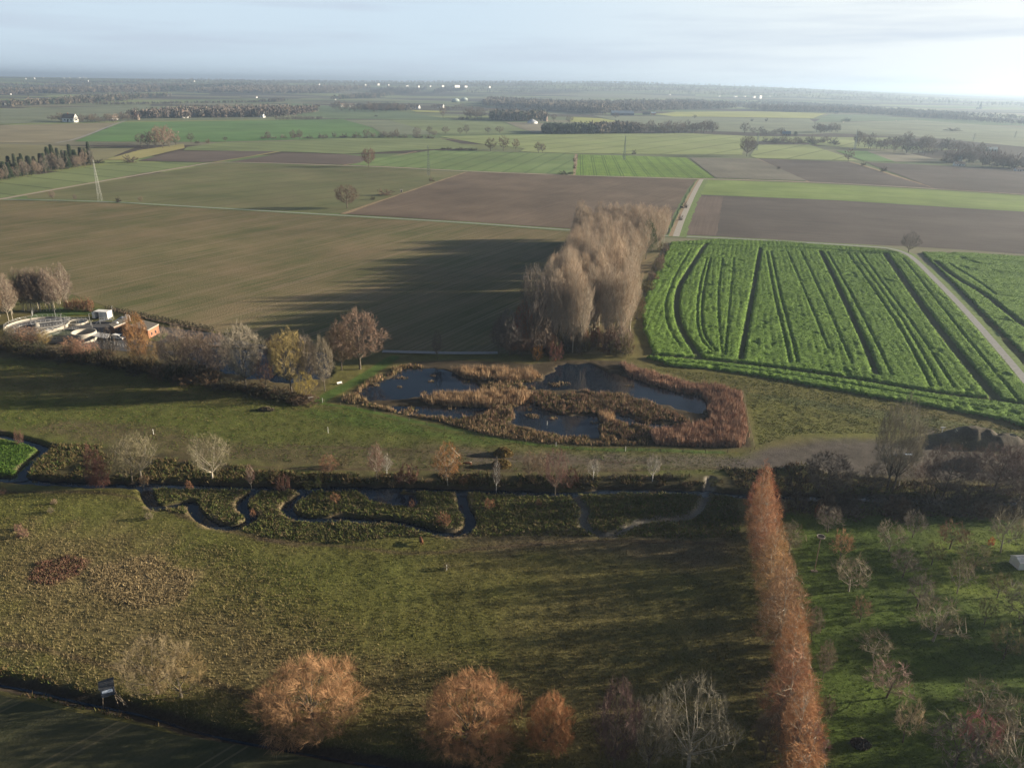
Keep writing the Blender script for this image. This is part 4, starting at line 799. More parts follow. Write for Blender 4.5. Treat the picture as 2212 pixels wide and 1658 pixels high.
# ---- single trees out in the fields
FARS = [
    (750, 450, 401, 52, 'round', (.13, .095, .07), 'solitary oak above the brown ploughed field'),
    (797, 361, 321, 31, 'round', (.17, .11, .08), 'solitary round tree on the upper track'),
    (1613, 338, 295, 36, 'round', (.14, .115, .09), 'big round tree beside the pylon on the right'),
    (1962, 546, 500, 40, 'spread', (.11, .095, .075), 'bare tree at the fork of the lane'),
    (1832, 349, 322, 22, 'farround', (.2, .15, .12), 'round tree on the edge of the dark fields'),
    (1060, 326, 299, 27, 'farround', (.17, .13, .09), 'left of three round trees on the tan track'),
    (1087, 326, 295, 27, 'farround', (.16, .12, .09), 'middle of three round trees on the tan track'),
    (1114, 323, 301, 18, 'farround', (.2, .135, .09), 'right and smallest of three round trees on the tan track'),
    (1163, 330, 307, 20, 'farround', (.17, .13, .10), 'left tree of the close pair in the wheat edge'),
    (1172, 330, 311, 15, 'farround', (.17, .13, .10), 'right tree of the close pair in the wheat edge'),
    (1369, 334, 323, 11, 'farbush', DARK, 'single bush beside the middle pylon'),
    (957, 255, 230, 16, 'farround', (.19, .15, .11), 'tall lone tree by the narrow yellow field'),
    (413, 308, 288, 17, 'farround', (.11, .10, .08), 'dark tree right of the round clump'),
    (427, 310, 303, 14, 'farbush', DARK, 'dark bush right of the round clump'),
    (449, 309, 300, 12, 'farbush', (.18, .12, .09), 'brown bush at the vivid field edge'),
    (487, 306, 295, 11, 'farround', (.12, .11, .09), 'small tree on the vivid field edge'),
    (579, 303, 283, 14, 'farround', (.12, .10, .085), 'middle tree on the vivid field edge'),
    (633, 302, 281, 15, 'farround', (.12, .10, .085), 'left tree of a pair on the vivid field edge'),
    (648, 301, 280, 15, 'farround', (.13, .11, .09), 'right tree of a pair on the vivid field edge'),
    (281, 352, 335, 28, 'farbush', (.13, .11, .095), 'broad bush at the corner of the purple field'),
    (213, 353, 344, 26, 'farbush', (.05, .055, .04), 'dark bush behind the left pylon'),
    (256, 437, 424, 12, 'farbush', (.045, .035, .03), 'dark round bush by the field road'),
    (114, 432, 412, 14, 'farround', (.17, .13, .11), 'thin small tree on the left road'),
    (305, 438, 424, 11, 'farround', (.2, .16, .12), 'sapling right of the dark round bush'),
    (163, 434, 420, 9, 'farround', (.17, .13, .11), 'sapling left of the first pylon'),
    (832, 422, 408, 34, 'farbush', (.20, .14, .10), 'brown thicket on the ditch edge'),
    (932, 392, 382, 12, 'farbush', (.15, .10, .07), 'little bush below the second pylon'),
    (805, 432, 422, 12, 'farbush', (.09, .08, .05), 'dark low bush beside the solitary oak'),
    (1222, 377, 369, 34, 'farbush', (.06, .06, .04), 'dark bush at the corner between the green fields'),
    (1241, 365, 350, 8, 'farbush', (.16, .12, .08), 'brushy strip tree between the green fields'),
    (1241, 350, 336, 8, 'farbush', (.14, .11, .08), 'upper brushy strip tree between the green fields'),
    (1478, 450, 436, 16, 'farbush', (.09, .07, .06), 'dark bush left of the pale lane'),
    (1470, 476, 464, 12, 'farbush', (.13, .09, .07), 'brown bush at the lower end of the pale lane'),
    (1908, 371, 360, 15, 'farbush', (.13, .10, .08), 'bush pair on the right ditch'),
    (1865, 358, 349, 13, 'farbush', (.17, .13, .10), 'bush on the upper right ditch'),
    (1682, 365, 359, 9, 'farbush', DARK, 'tiny bush on the left ditch'),
    (1608, 288, 266, 22, 'farround', (.13, .11, .09), 'round tree behind the pale fields'),
    (1718, 294, 284, 12, 'conifer', (.05, .07, .04), 'evergreen beside the blue roofed house'),
    (1500, 256, 248, 10, 'farround', (.12, .11, .09), 'small tree by the yellow strip'),
    (1330, 256, 244, 16, 'farround', (.15, .12, .10), 'tree beside the small yellow field'),
    (1230, 266, 250, 18, 'farround', (.17, .14, .11), 'round tree left of the small yellow field'),
    (1196, 262, 246, 14, 'farround', (.13, .11, .09), 'tree beside the tent roofed barn'),
    (1624, 262, 256, 7, 'farbush', DARK, 'dark shrub in the cool green field'), (1655, 262, 256, 7, 'farbush', DARK, 'second dark shrub in the cool green field'),
    (812, 252, 248, 9, 'farbush', DARK, 'dark shrub on the green slope'), (1828, 262, 254, 22, 'farbush', (.09, .10, .07), 'bush group on the dark wedge field'),
    (2055, 283, 276, 40, 'farbush', (.13, .12, .10), 'long low thicket on the right slope')]
for bx, by, tp, w, kd, c, lb in FARS: tree(bx, by, tp, w, kd, c, lb)
for x, y, h, w in ((306, 317, 28, 24), (320, 320, 34, 26), (336, 320, 40, 30), (352, 320, 43, 32), (366, 318, 38, 28), (380, 314, 30, 26), (344, 312, 40, 28), (362, 310, 38, 26)):
    tree(x, y, y-h, w, 'farround', (.17, .14, .12) if x < 325 else (.24, .18, .135), 'bare tree of the round clump before the vivid field', group='trees of the round clump')
def belt(pts, n, hpx, wpx, kinds, cols, lb, gp, jit=3):
    P = np.array(pts, float); s = np.r_[0, np.cumsum(np.hypot(*np.diff(P, axis=0).T))]
    for i in range(n):
        d = (i+random.random())/n*s[-1]; x = np.interp(d, s, P[:, 0]); y = np.interp(d, s, P[:, 1])+random.uniform(-jit, jit)*.5
        tree(x, y, y-random.uniform(*hpx), random.uniform(*wpx), random.choice(kinds), random.choice(cols), lb, group=gp)
GC = [(.15, .13, .11), (.18, .145, .115), (.13, .115, .10), (.17, .14, .10)]
belt([(-30, 392), (0, 386), (60, 378), (120, 366), (200, 356)], 26, (34, 52), (14, 20), ['conifer'], [(.040, .062, .034), (.05, .065, .04)], 'dark conifer in the strip at the left edge', 'conifers in the left strip', 8)
belt([(-30, 396), (0, 390), (60, 381), (120, 370), (205, 357)], 34, (20, 40), (10, 18), ['farround'], [(.19, .16, .135), (.17, .15, .13), (.21, .165, .13)], 'pale bare tree along the front of the conifer strip', 'bare trees before the conifers', 5)
belt([(560, 300), (743, 297), (860, 297), (948, 299)], 26, (4, 12), (10, 20), ['farbush'], GC, 'hedgerow bush along the pale green field', 'hedgerow bushes in the middle distance', 3)
belt([(780, 298), (870, 296), (960, 291), (1080, 288)], 12, (12, 20), (12, 22), ['farround'], GC, 'hedgerow tree between the green slopes', 'hedgerow trees between green slopes', 5)
belt([(950, 322), (1035, 325)], 9, (3, 6), (8, 16), ['farbush'], [DARK], 'low dark hedge bush on the wheat field edge', 'low dark hedge', 1)
belt([(1654, 308), (1700, 309), (1760, 310), (1808, 311)], 20, (10, 17), (12, 22), ['farbush', 'farround'], GC, 'bare tree in the belt above the pale field', 'belt above the pale field', 7)
belt([(1842, 315), (1873, 319), (1920, 325), (1960, 330), (2020, 335)], 20, (20, 36), (14, 26), ['farround'], GC, 'tall avenue tree with a bare stem', 'avenue trees on the right', 4)
belt([(1920, 312), (2000, 322), (2070, 330), (2130, 335)], 24, (16, 30), (16, 28), ['farround'], GC, 'tree behind the avenue', 'trees behind the avenue', 9)
belt([(2040, 350), (2100, 349), (2150, 356), (2230, 366)], 34, (18, 34), (18, 30), ['farround', 'farbush'], [(.17, .12, .10), (.15, .12, .10)], 'brownish tree around the farmhouse', 'trees around the farmhouse', 10)
belt([(1380, 288), (1423, 287), (1470, 287), (1543, 287)], 30, (14, 27), (16, 28), ['farround'], GC, 'tree in the hedge line behind the pale field', 'trees behind the wide pale field', 5)
belt([(1762, 287), (1790, 288), (1812, 286)], 9, (14, 22), (16, 24), ['farround'], GC, 'tree of the small clump on the right slope', 'small clump on the right slope', 4)
belt([(1625, 290), (1700, 292)], 8, (8, 16), (14, 22), ['farround'], GC, 'tree near the blue roofed house', 'trees near the blue roofed house', 4)
belt([(595, 260), (700, 258)], 17, (6, 9), (7, 9), ['farround'], [DARK, (.10, .09, .08)], 'small clipped tree in the village avenue', 'village avenue trees', 0)
belt([(110, 262), (180, 264), (250, 263), (300, 258)], 26, (10, 20), (12, 22), ['farround'], GC, 'garden tree around the red roofed farm', 'garden trees around the farm', 4)
belt([(715, 238), (780, 240), (880, 240)], 26, (10, 20), (12, 20), ['farround'], GC+[(.09, .10, .09)], 'tree among the distant white houses', 'trees among distant houses', 5)
belt([(930, 236), (1050, 240)], 14, (6, 12), (10, 18), ['farround'], GC, 'tree on the distant lane', 'trees on the distant lane', 5)
belt([(1005, 256), (1045, 256)], 7, (14, 22), (18, 26), ['farround'], [(.16, .135, .10)], 'tree of the small round copse', 'small round copse', 3)
belt([(990, 258), (1010, 259)], 4, (5, 9), (8, 12), ['farbush'], [(.05, .05, .045)], 'dark low bush by the tan lane', 'dark bushes by the tan lane', 1)
# ---- far woods that read as one mass
def wood(lines, depth, n, h, cols, label, name='far_wood', dens=46, flat=False):
    rs = np.random.RandomState(len(label)+n); V = []; Cc = []
    P = np.array([(GT(*q) if q[1] < 206 else G(*q))[:2] for q in lines]); s = np.r_[0, np.cumsum(np.hypot(*np.diff(P, axis=0).T))]
    d = rs.rand(n)*s[-1]; dep = depth*rs.rand(n)**1.3; x = np.interp(d, s, P[:, 0]); y = np.interp(d, s, P[:, 1])+dep
    h = h*(1.25 if P[:, 1].mean() > 4200 else 1.1); hh = h*(.75+.5*rs.rand(n)); r = hh*.33
    for k in range(n):
        z0 = hh[k]*.12; m = dens; a = rs.randn(m, 3); a = unit(a)*np.sqrt(rs.rand(m, 1)); c = np.array([x[k], y[k], hh[k]*.56])+a*[r[k], r[k], hh[k]*.44]
        q = rs.randn(m, 3, 3)*(hh[k]*.075); q[:, :, 2] *= 1.5; V.append((c[:, None]+q).reshape(-1, 3))
        cc = np.array(cols[rs.randint(len(cols))])*(.8+.4*rs.rand()); Cc.append(np.tile(cc, (3*m, 1)))
    V = np.vstack(V); V[:, 2] = np.maximum(V[:, 2], .1)
    if P[:, 1].mean() > 4000: V[:, 2] += terrain(V[:, 0][None], V[:, 1][None])[0]
    o = mesh(name, V, np.arange(len(V)).reshape(-1, 3), WOODM, cols=np.vstack(Cc)); return tag(o, label, 'wood', kind='stuff')
WOODM = attr_mat('wood_mass', .2, .05)
WB = [(.145, .122, .095), (.13, .11, .09), (.165, .14, .105)]; WD = [(.075, .07, .06), (.10, .09, .075)]; WG = [(.04, .058, .04), (.05, .065, .045)]
wood([(262, 257), (330, 257), (450, 255), (612, 254)], 520, 850, 19, [(.15, .125, .11), (.17, .14, .115), (.11, .095, .09), (.07, .07, .06)], 'bare village wood behind the farmhouses')
wood([(1057, 260), (1138, 263), (1180, 262)], 230, 230, 21, WB+WG+WG, 'mixed dark wood beside the tent roofed barn', 'wood')
wood([(1175, 290), (1285, 290)], 110, 320, 15, WG, 'dark conifer wood in the middle distance', 'wood', 60)
wood([(1285, 290), (1385, 288)], 140, 230, 17, WB+WD, 'bare wood right of the conifers', 'wood')
wood([(1040, 229), (1120, 235), (1200, 240), (1300, 248), (1345, 243), (1420, 240), (1480, 238), (1595, 235)], 1100, 3200, 24, WB+WD, 'long bare wood across the middle horizon')
wood([(785, 238), (879, 240)], 260, 300, 16, WD, 'small dark wood by the white houses')
wood([(1664, 241), (1740, 243), (1882, 246)], 500, 650, 19, WB+WD, 'hazy wood at the right')
wood([(-120, 234), (0, 232), (74, 228), (176, 217), (250, 215)], 700, 900, 19, WB+WG+WD, 'mixed wood at the far left')
wood([(-120, 208), (33, 204), (160, 203), (266, 204)], 1800, 1100, 24, WB+WD, 'long wood behind the far left village')
wood([(318, 200), (370, 198), (432, 195)], 1200, 500, 26, WD+WG, 'dark wood under the left horizon')
wood([(400, 201), (560, 203), (722, 203)], 1500, 1300, 24, WB, 'long brown wood under the left horizon')
wood([(798, 204), (896, 203)], 900, 420, 24, WD, 'dark distant wood left of the domes')
wood([(936, 208), (1000, 206)], 700, 360, 24, WD, 'dark distant wood behind the domes')
wood([(715, 216), (760, 214), (815, 213)], 800, 360, 18, WB+WG, 'distant trees left of centre')
wood([(560, 222), (600, 221)], 200, 90, 14, WD, 'small distant copse')
wood([(190, 227), (300, 226), (420, 224), (560, 222)], 60, 260, 9, WD, 'distant hedges behind the village')
wood([(1882, 248), (1980, 253), (2100, 262), (2260, 274)], 900, 900, 14, WB+WD, 'hazy trees at the far right')
wood([(1600, 232), (1700, 236), (1900, 243), (2260, 262)], 2500, 1800, 15, WB+WD, 'hazy settled plain at the right horizon')
for i, (a, b, dd, nn) in enumerate((((-300, 192), (500, 190), 5000, 1100), ((400, 188), (1200, 197), 5000, 1300), ((1000, 203), (1500, 212), 3500, 1000), ((1300, 210), (2400, 238), 3500, 1300))):
    wood([a, b], dd, nn, 19, WD+[(.13, .11, .09)], ('left', 'centre left', 'centre', 'right')[i]+' part of the wooded horizon', dens=22)
# ================================================================== CROPS, REEDS, TUFTS (uncountable growth)
LEAFM = attr_mat('leaves', .18, 1.2)
def blades(x, y, z, h, w, n, cols, name, label, lean=.35, seed=1, cat='vegetation', mat=None):
    """n blades on every plant: thin upright triangles"""
    rs = np.random.RandomState(seed); m = len(x)*n; i = np.repeat(np.arange(len(x)), n); a = rs.rand(m)*6.283; q = rs.rand(m)
    b = np.stack([x[i]+rs.randn(m)*w[i]*.8, y[i]+rs.randn(m)*w[i]*.8, z[i]-.04], 1); s = np.stack([np.cos(a), np.sin(a), 0*a], 1)*(w[i]*.5)[:, None]
    l = rs.randn(m, 2)*lean*h[i][:, None]; tip = b+np.stack([l[:, 0], l[:, 1], h[i]*(.6+.7*q)], 1)
    V = np.stack([b-s, b+s, tip], 1).reshape(-1, 3); cc = np.repeat(cols[i]*(.75+.5*rs.rand(m, 1)), 3, 0)
    o = mesh(name, V, np.arange(3*m).reshape(-1, 3), mat or LEAFM, cols=cc); return tag(o, label, cat, kind='stuff')
def scatter(poly, dens, seed=0, world=False):
    P = poly if world else GP(poly); rs = np.random.RandomState(seed); x0, y0 = P.min(0); x1, y1 = P.max(0); n = int((x1-x0)*(y1-y0)*dens)
    x = x0+rs.rand(n)*(x1-x0); y = y0+rs.rand(n)*(y1-y0); k = inpoly(x, y, P); return x[k], y[k]
def terr(x, y): return terrain(x[None], y[None])[0]
# ---- tall green crop: raised canopy with wheel tracks pressed into it
TRK = [  # centre line, full width in metres
    ([(1527, 528), (1519, 536), (1495, 575), (1467, 618), (1460, 652), (1463, 690), (1478, 727), (1502, 760), (1512, 775)], 3.4),
    ([(1492, 540), (1462, 590), (1440, 640), (1436, 680), (1449, 722), (1470, 752)], .7),
    ([(1535, 560), (1520, 620), (1514, 680), (1520, 730), (1548, 762)], .9), ([(1527, 560), (1510, 620), (1504, 680), (1511, 735), (1540, 764)], .7),
    ([(1642, 538), (1625, 640), (1606, 740), (1600, 778)], 2.6),
    ([(1665, 545), (1685, 640), (1712, 740), (1722, 786)], .8), ([(1655, 545), (1672, 640), (1698, 745), (1706, 786)], .8),
    ([(1585, 560), (1575, 660), (1566, 770)], .5), ([(1560, 560), (1548, 660), (1560, 768)], .5),
    ([(1700, 545), (1745, 650), (1790, 760)], .5), ([(1730, 545), (1780, 650), (1840, 790)], .6),
    ([(1772, 544), (1800, 600), (1842, 690), (1878, 770), (1893, 812)], 3.0), ([(1786, 546), (1820, 605), (1865, 690), (1905, 770), (1925, 815)], .8),
    ([(1830, 548), (1895, 640), (1950, 720), (2010, 838)], .9), ([(1860, 550), (1925, 640), (1990, 730), (2060, 840)], .7), ([(1845, 549), (1910, 640), (1968, 722), (2030, 838)], .5),
    ([(1912, 550), (1940, 590), (2010, 690), (2080, 780), (2150, 862)], 4.6),
    ([(1950, 560), (2020, 650), (2100, 750), (2200, 870)], .6),
    ([(1400, 768), (1500, 776), (1660, 794), (1790, 812), (1900, 830), (2010, 850), (2150, 866), (2300, 890)], 4.2),
    ([(1440, 783), (1560, 792), (1800, 828), (2000, 862), (2150, 888)], .8), ([(1465, 528), (1600, 534), (1760, 538), (1900, 550)], 1.6)]
def crop(poly, tracks, res, h0, name, label, seed, c1, c2, rowdir=((1772, 544), (1893, 812))):
    P = GP(poly); x0, y0 = P.min(0); x1, y1 = P.max(0); gx, gy = np.arange(x0, x1, res), np.arange(y0, y1, res); X, Y = np.meshgrid(gx, gy)
    X = X+(_perm[np.arange(X.shape[0])[:, None] % 256, np.arange(X.shape[1])[None] % 256]-.5)*res*.6
    e = sdist(X, Y, P)+(fbm(X, Y, 2.5, 2)-.5)*1.2; H = h0*sstep(0, .9, e)*(.8+.4*fbm(X, Y, 14, 3))*.9
    for ln, w in tracks:
        d = dline(X, Y, smooth(GP(ln), 2))+(fbm(X, Y, 1.6, 2)-.5)*.6; H *= sstep(w*.42-.2, w*.42+.5, d)*(.985 if w > 1.5 else .75)+(.015 if w > 1.5 else .25)
    t = fbm(X*1.0, Y*1.0, 1.3, 3); H = H*(.76+.48*t); A_, B2_ = G(*rowdir[0]), G(*rowdir[1]); dr = (B2_-A_)[:2]; dr /= np.linalg.norm(dr)
    rc = X*-dr[1]+Y*dr[0]+(fbm(X, Y, 30, 2)-.5)*3; s1 = np.abs(((rc/2.9) % 1)-.5)*2; H = H*(1-.22*sstep(.62, .95, s1)*(fbm(X+9, Y, 11, 2) > .42))
    H = H*(1-.5*sstep(.72, .80, fbm(X+70, Y-20, 7, 3)))
    ny, nx = X.shape; I = np.arange(ny*nx).reshape(ny, nx); Q = np.stack([I[:-1, :-1], I[:-1, 1:], I[1:, 1:], I[1:, :-1]], -1).reshape(-1, 4)
    keep = (e > -.3).ravel()[Q].all(1); u = (.6*fbm(X, Y, 9, 3)+.4*t)[..., None]; low = (1-sstep(.05, .4, H))[..., None]
    cc = np.array(c1)*(1-u)+np.array(c2)*u; cc = cc*(1-low)+np.array((.070, .085, .035))*low
    o = mesh(name, np.stack([X, Y, H+.04], -1), Q[keep], CROPM, cols=cc.reshape(-1, 3)); tag(o, label, 'crop', kind='stuff')
    used = np.zeros(X.size, bool); used[np.unique(Q[keep])] = True; rs = np.random.RandomState(seed)
    k = np.nonzero(used & (H.ravel() > .35))[0]; k = k[rs.rand(len(k)) < .55]
    x, y, z = X.ravel()[k]+rs.randn(len(k))*.2, Y.ravel()[k]+rs.randn(len(k))*.2, H.ravel()[k]-.1
    blades(x, y, z, .32+.22*rs.rand(len(k)), .20+.12*rs.rand(len(k)), 4, cc.reshape(-1, 3)[k]*1.12, name+'_leaves', 'leafy tops of the '+label, .6, seed, 'crop')
CROPM = attr_mat('crop_canopy', .3, 1.6, .25, 3.0)
cg1, cg2 = (.080, .155, .026), (.160, .262, .050)
crop([(1449, 524), (1560, 518), (1700, 524), (1900, 540), (1944, 548), (1966, 560), (2018, 612), (2078, 676), (2208, 828), (2300, 950), (2300, 940), (2212, 925), (2160, 908), (1990, 876), (1800, 843), (1660, 818), (1560, 802), (1450, 792), (1396, 774), (1408, 762), (1390, 715), (1385, 674), (1397, 632), (1424, 574)], TRK, .62, 1.15, 'mustard_crop', 'tall green crop right of the poplars', 3, cg1, cg2)
crop([(1989, 546), (2100, 548), (2300, 562), (2420, 690), (2330, 900), (2240, 800), (2110, 665), (2045, 600)], [([(2010, 556), (2100, 560), (2300, 576)], 1.0), ([(2020, 566), (2060, 600), (2130, 640), (2190, 690), (2260, 740)], 3.4), ([(2080, 585), (2300, 600)], .7), ([(2110, 612), (2300, 625)], .7), ([(2150, 640), (2300, 655)], .9), ([(2050, 572), (2120, 615), (2150, 640)], 1.0), ([(2150, 690), (2300, 720)], 2.0)], .8, 1.1, 'mustard_crop', 'tall green crop beyond the lane', 4, cg1, cg2, ((2110, 612), (2300, 625)))
# ---- meadow tufts near the camera
rs = np.random.RandomState(12)
EDGE0 = [(-40, 1700), (-40, 1060), (600, 1060), (1640, 1060), (1700, 1120), (1740, 1700), (1400, 1750)]
x, y = scatter([(-60, 1060), (1640, 1060), (1790, 1800), (-60, 1800)], 8.5, 5)
lo = np.interp(x, FIELD0[:, 0], FIELD0[:, 1]); n1 = fbm(x, y, 6, 3)
keep = (y > lo+1.5) & (rs.rand(len(x)) < .35+.9*n1); x, y = x[keep], y[keep]; z = terr(x, y); keep = z > -.6; x, y, z = x[keep], y[keep], z[keep]
cc = cover(x, y); tan = soft([(0, 1130), (520, 1180), (900, 1420), (1700, 1440), (1700, 1700), (0, 1700)], 8, x, y); tan = np.maximum(tan*.8, .12)
pick = (rs.rand(len(x)) < tan*.75)[:, None]; cc = np.where(pick, cc*.4+np.array((.19, .15, .080))*.85, cc*1.15)
hh = (.16+.26*rs.rand(len(x)))*(.75+.7*tan); blades(x, y, z, hh, .075+.07*rs.rand(len(x)), 3, cc, 'meadow_grass', 'rough tussocky grass on the near meadow', .5, 2, 'grass')
# rush beds round the meanders
RUSH = [(305, 1050), (420, 1046), (1000, 1054), (1590, 1060), (1600, 1158), (1500, 1163), (1300, 1158), (1100, 1156), (1020, 1158), (850, 1160), (760, 1172), (660, 1170), (560, 1156), (430, 1112), (330, 1100)]
def low_growth(poly, dens, h, cols, name, label, seed, w=.22, n=4, zmin=-.55, lean=.45, cat='vegetation', thin=-1):
    x, y = scatter(poly, dens, seed); z = terr(x, y); k = (z > zmin) & (fbm(x+33, y, 4.2, 3) > thin); x, y, z = x[k], y[k], z[k]; r = np.random.RandomState(seed)
    c = np.array(cols)[r.randint(len(cols), size=len(x))]; f = .45+1.1*fbm(x, y, 2.2, 2)
    return blades(x, y, z, (h[0]+(h[1]-h[0])*r.rand(len(x)))*f, w*(.6+.8*r.rand(len(x))), n, c, name, label, lean, seed, cat)
low_growth(RUSH, 5.5, (.3, .6), [(.13, .135, .045), (.085, .115, .03), (.16, .125, .07), (.10, .10, .04)], 'rushes', 'clumpy dark rushes between the meanders', 21)
low_growth([(90, 958), (250, 962), (300, 985), (560, 1010), (700, 1026), (560, 1040), (300, 1036), (60, 1030)], 5, (.4, .9), [(.075, .07, .03), (.11, .08, .045), (.06, .085, .025), (.16, .13, .06)], 'bramble_scrub', 'dark bramble and dead herbs on the left north bank', 22, thin=.4)
low_growth([(560, 1018), (700, 1024), (1000, 1024), (1300, 1030), (1560, 1030), (1560, 1046), (1200, 1052), (900, 1042), (700, 1040), (560, 1040)], 6, (.5, 1.2), [(.075, .065, .03), (.12, .085, .05), (.06, .075, .025), (.2, .15, .08)], 'bramble_scrub', 'dark bramble along the north bank', 23, thin=.42, w=.28)
low_growth([(-60, 942), (48, 953), (86, 976), (60, 1000), (40, 1026), (-60, 1024)], 7, (.2, .4), [(.06, .125, .02), (.09, .15, .03)], 'lush_herbs', 'vivid green herb patch inside the left bend', 24)
low_growth([(62, 1255), (85, 1217), (150, 1200), (188, 1212), (168, 1240), (110, 1262)], 9, (.35, .6), [(.155, .078, .055), (.13, .065, .05), (.19, .12, .08), (.12, .10, .05)], 'dock_patch', 'rusty red patch of dead dock plants', 25, cat='dead plants')
low_growth([(190, 1225), (320, 1200), (425, 1240), (400, 1295), (300, 1312), (200, 1285)], 6, (.25, .5), [(.30, .235, .13), (.24, .185, .10)], 'dead_grass', 'pale flattened dead grass on the left meadow', 26, lean=.9)
low_growth([(-60, 1425), (120, 1470), (260, 1508), (420, 1556), (640, 1600), (900, 1640), (1300, 1680), (1300, 1720), (700, 1628), (480, 1592), (250, 1545), (100, 1510), (-60, 1470)], 7, (.3, .8), [(.10, .10, .035), (.17, .13, .06), (.07, .09, .025), (.2, .13, .07)], 'ditch_herbs', 'dead herbs and brambles along the lower ditch', 27)
low_growth([(1560, 1010), (1700, 1015), (2240, 1060), (2240, 1120), (1700, 1110), (1600, 1060)], 3, (.4, 1.1), [(.08, .07, .04), (.12, .08, .05), (.10, .09, .04)], 'undergrowth', 'dark undergrowth along the right stream', 28)
low_growth([(1692, 1108), (2260, 1118), (2300, 1720), (1790, 1720), (1752, 1450), (1702, 1200)], 4.5, (.10, .2), [(.060, .11, .014), (.085, .14, .020), (.07, .10, .02)], 'lawn_grass', 'mown green grass under the orchard', 29, w=.14, lean=.6, cat='grass')
low_growth([(0, 770), (300, 815), (700, 870), (960, 930), (1620, 985), (1600, 1020), (1000, 1018), (500, 990), (100, 940), (0, 915)], 2.6, (.10, .26), [(.085, .115, .025), (.12, .12, .035), (.15, .12, .055), (.07, .12, .02)], 'meadow_grass', 'grazed grass of the upper meadow', 30, w=.16, lean=.6, cat='grass')
low_growth([(1400, 792), (1660, 820), (1990, 880), (2250, 935), (2250, 970), (2010, 935), (1890, 935), (1740, 936), (1640, 960), (1610, 850), (1500, 822)], 3, (.12, .3), [(.13, .135, .03), (.16, .14, .05), (.10, .13, .03)], 'rough_grass', 'tussocky yellow green grass right of the pond', 31, w=.2, lean=.6, cat='grass')
# ---- reeds and islands in the pond
RD = [(.40, .275, .165), (.36, .24, .145), (.44, .32, .20)]; RP = [(.34, .215, .155), (.30, .185, .13), (.37, .25, .18)]; IS = [(.14, .105, .060), (.105, .115, .035), (.19, .14, .085), (.09, .08, .04), (.24, .19, .11)]
for poly, dn, hh_, cs, lb, k in (
    ([(975, 800), (1040, 799), (1150, 805), (1172, 818), (1095, 826), (1000, 815)], 9, (1.9, 2.6), RD, 'tan reed bed north of the left pond', 41),
    ([(905, 862), (1030, 851), (1130, 846), (1150, 856), (1130, 872), (1060, 878), (930, 874)], 9, (2.0, 2.8), RD, 'tall tan reed bed between the two left ponds', 42),
    ([(1130, 848), (1200, 848), (1330, 862), (1420, 875), (1480, 903), (1505, 925), (1440, 925), (1345, 905), (1290, 893), (1205, 893), (1150, 874)], 8, (.7, 1.5), IS+RP, 'brown marsh island in the middle of the pond', 43),
    ([(1338, 786), (1400, 806), (1500, 832), (1560, 838), (1600, 852), (1622, 962), (1575, 962), (1530, 900), (1524, 862), (1450, 842), (1360, 815)], 7, (1.4, 2.3), RP, 'pinkish reed belt round the right end of the pond', 44),
    ([(1400, 940), (1440, 930), (1530, 915), (1600, 950), (1600, 966), (1420, 962)], 9, (1.8, 2.5), RP, 'pinkish reed stand at the lower right corner', 45),
    ([(745, 870), (830, 886), (940, 907), (1060, 942), (1180, 957), (1300, 962), (1400, 962), (1400, 950), (1300, 943), (1200, 938), (1090, 918), (1000, 907), (900, 893), (810, 872)], 7, (.6, 1.2), IS+RD, 'dead herbs on the lower pond shore', 46),
    ([(735, 868), (765, 850), (790, 828), (850, 798), (885, 788), (915, 792), (845, 810), (800, 830), (768, 850), (800, 872)], 7, (.8, 1.9), RD+IS, 'pale reeds on the left pond shore', 47),
    ([(1032, 886), (1100, 880), (1112, 900), (1090, 917), (1020, 914), (995, 905)], 8, (.8, 1.6), RP+IS, 'brown reed islet in the lower pond', 48),
    ([(1290, 897), (1325, 897), (1330, 913), (1300, 915)], 10, (1.6, 2.3), RD, 'bright round reed tuft in the lower pond', 49),
    ([(1290, 918), (1340, 905), (1430, 925), (1440, 940), (1400, 950), (1300, 945)], 8, (.6, 1.3), IS+RP, 'herb covered bank at the lower pond', 50),
    ([(922, 803), (945, 800), (966, 806), (950, 813), (925, 812)], 9, (.6, 1.0), RD, 'small tussock islet in the upper left pond', 51),
    ([(1356, 840), (1385, 836), (1400, 845), (1380, 852)], 9, (.6, 1.1), RP, 'small tussock islet in the upper right pond', 52),
    ([(870, 812), (905, 800), (925, 808), (900, 815)], 8, (.5, 1.0), RD+IS, 'tussock tongue in the left pond', 53),
    ([(1060, 812), (1150, 818), (1165, 838), (1100, 846), (1040, 840)], 6, (.5, 1.3), RD+IS, 'mixed sedge bar left of the big dark pond', 55),
    ([(1240, 838), (1300, 842), (1420, 872), (1400, 878), (1290, 858)], 7, (.8, 1.6), RP+IS, 'ragged reed fringe south of the big dark pond', 56),
    ([(990, 870), (1110, 862), (1125, 884), (1060, 892), (1000, 884)], 6, (.6, 1.4), RD+IS, 'low sedge spit above the lower pond', 57),
    ([(1480, 866), (1500, 865), (1498, 872), (1482, 872)], 10, (.5, .9), IS, 'tiny tussock in the right pond', 54)):
    low_growth(poly, dn, hh_, cs, 'reeds', lb, k, w=.16, n=4, zmin=-.72, lean=.15, cat='reeds', thin=.31)
rs = np.random.RandomState(77)
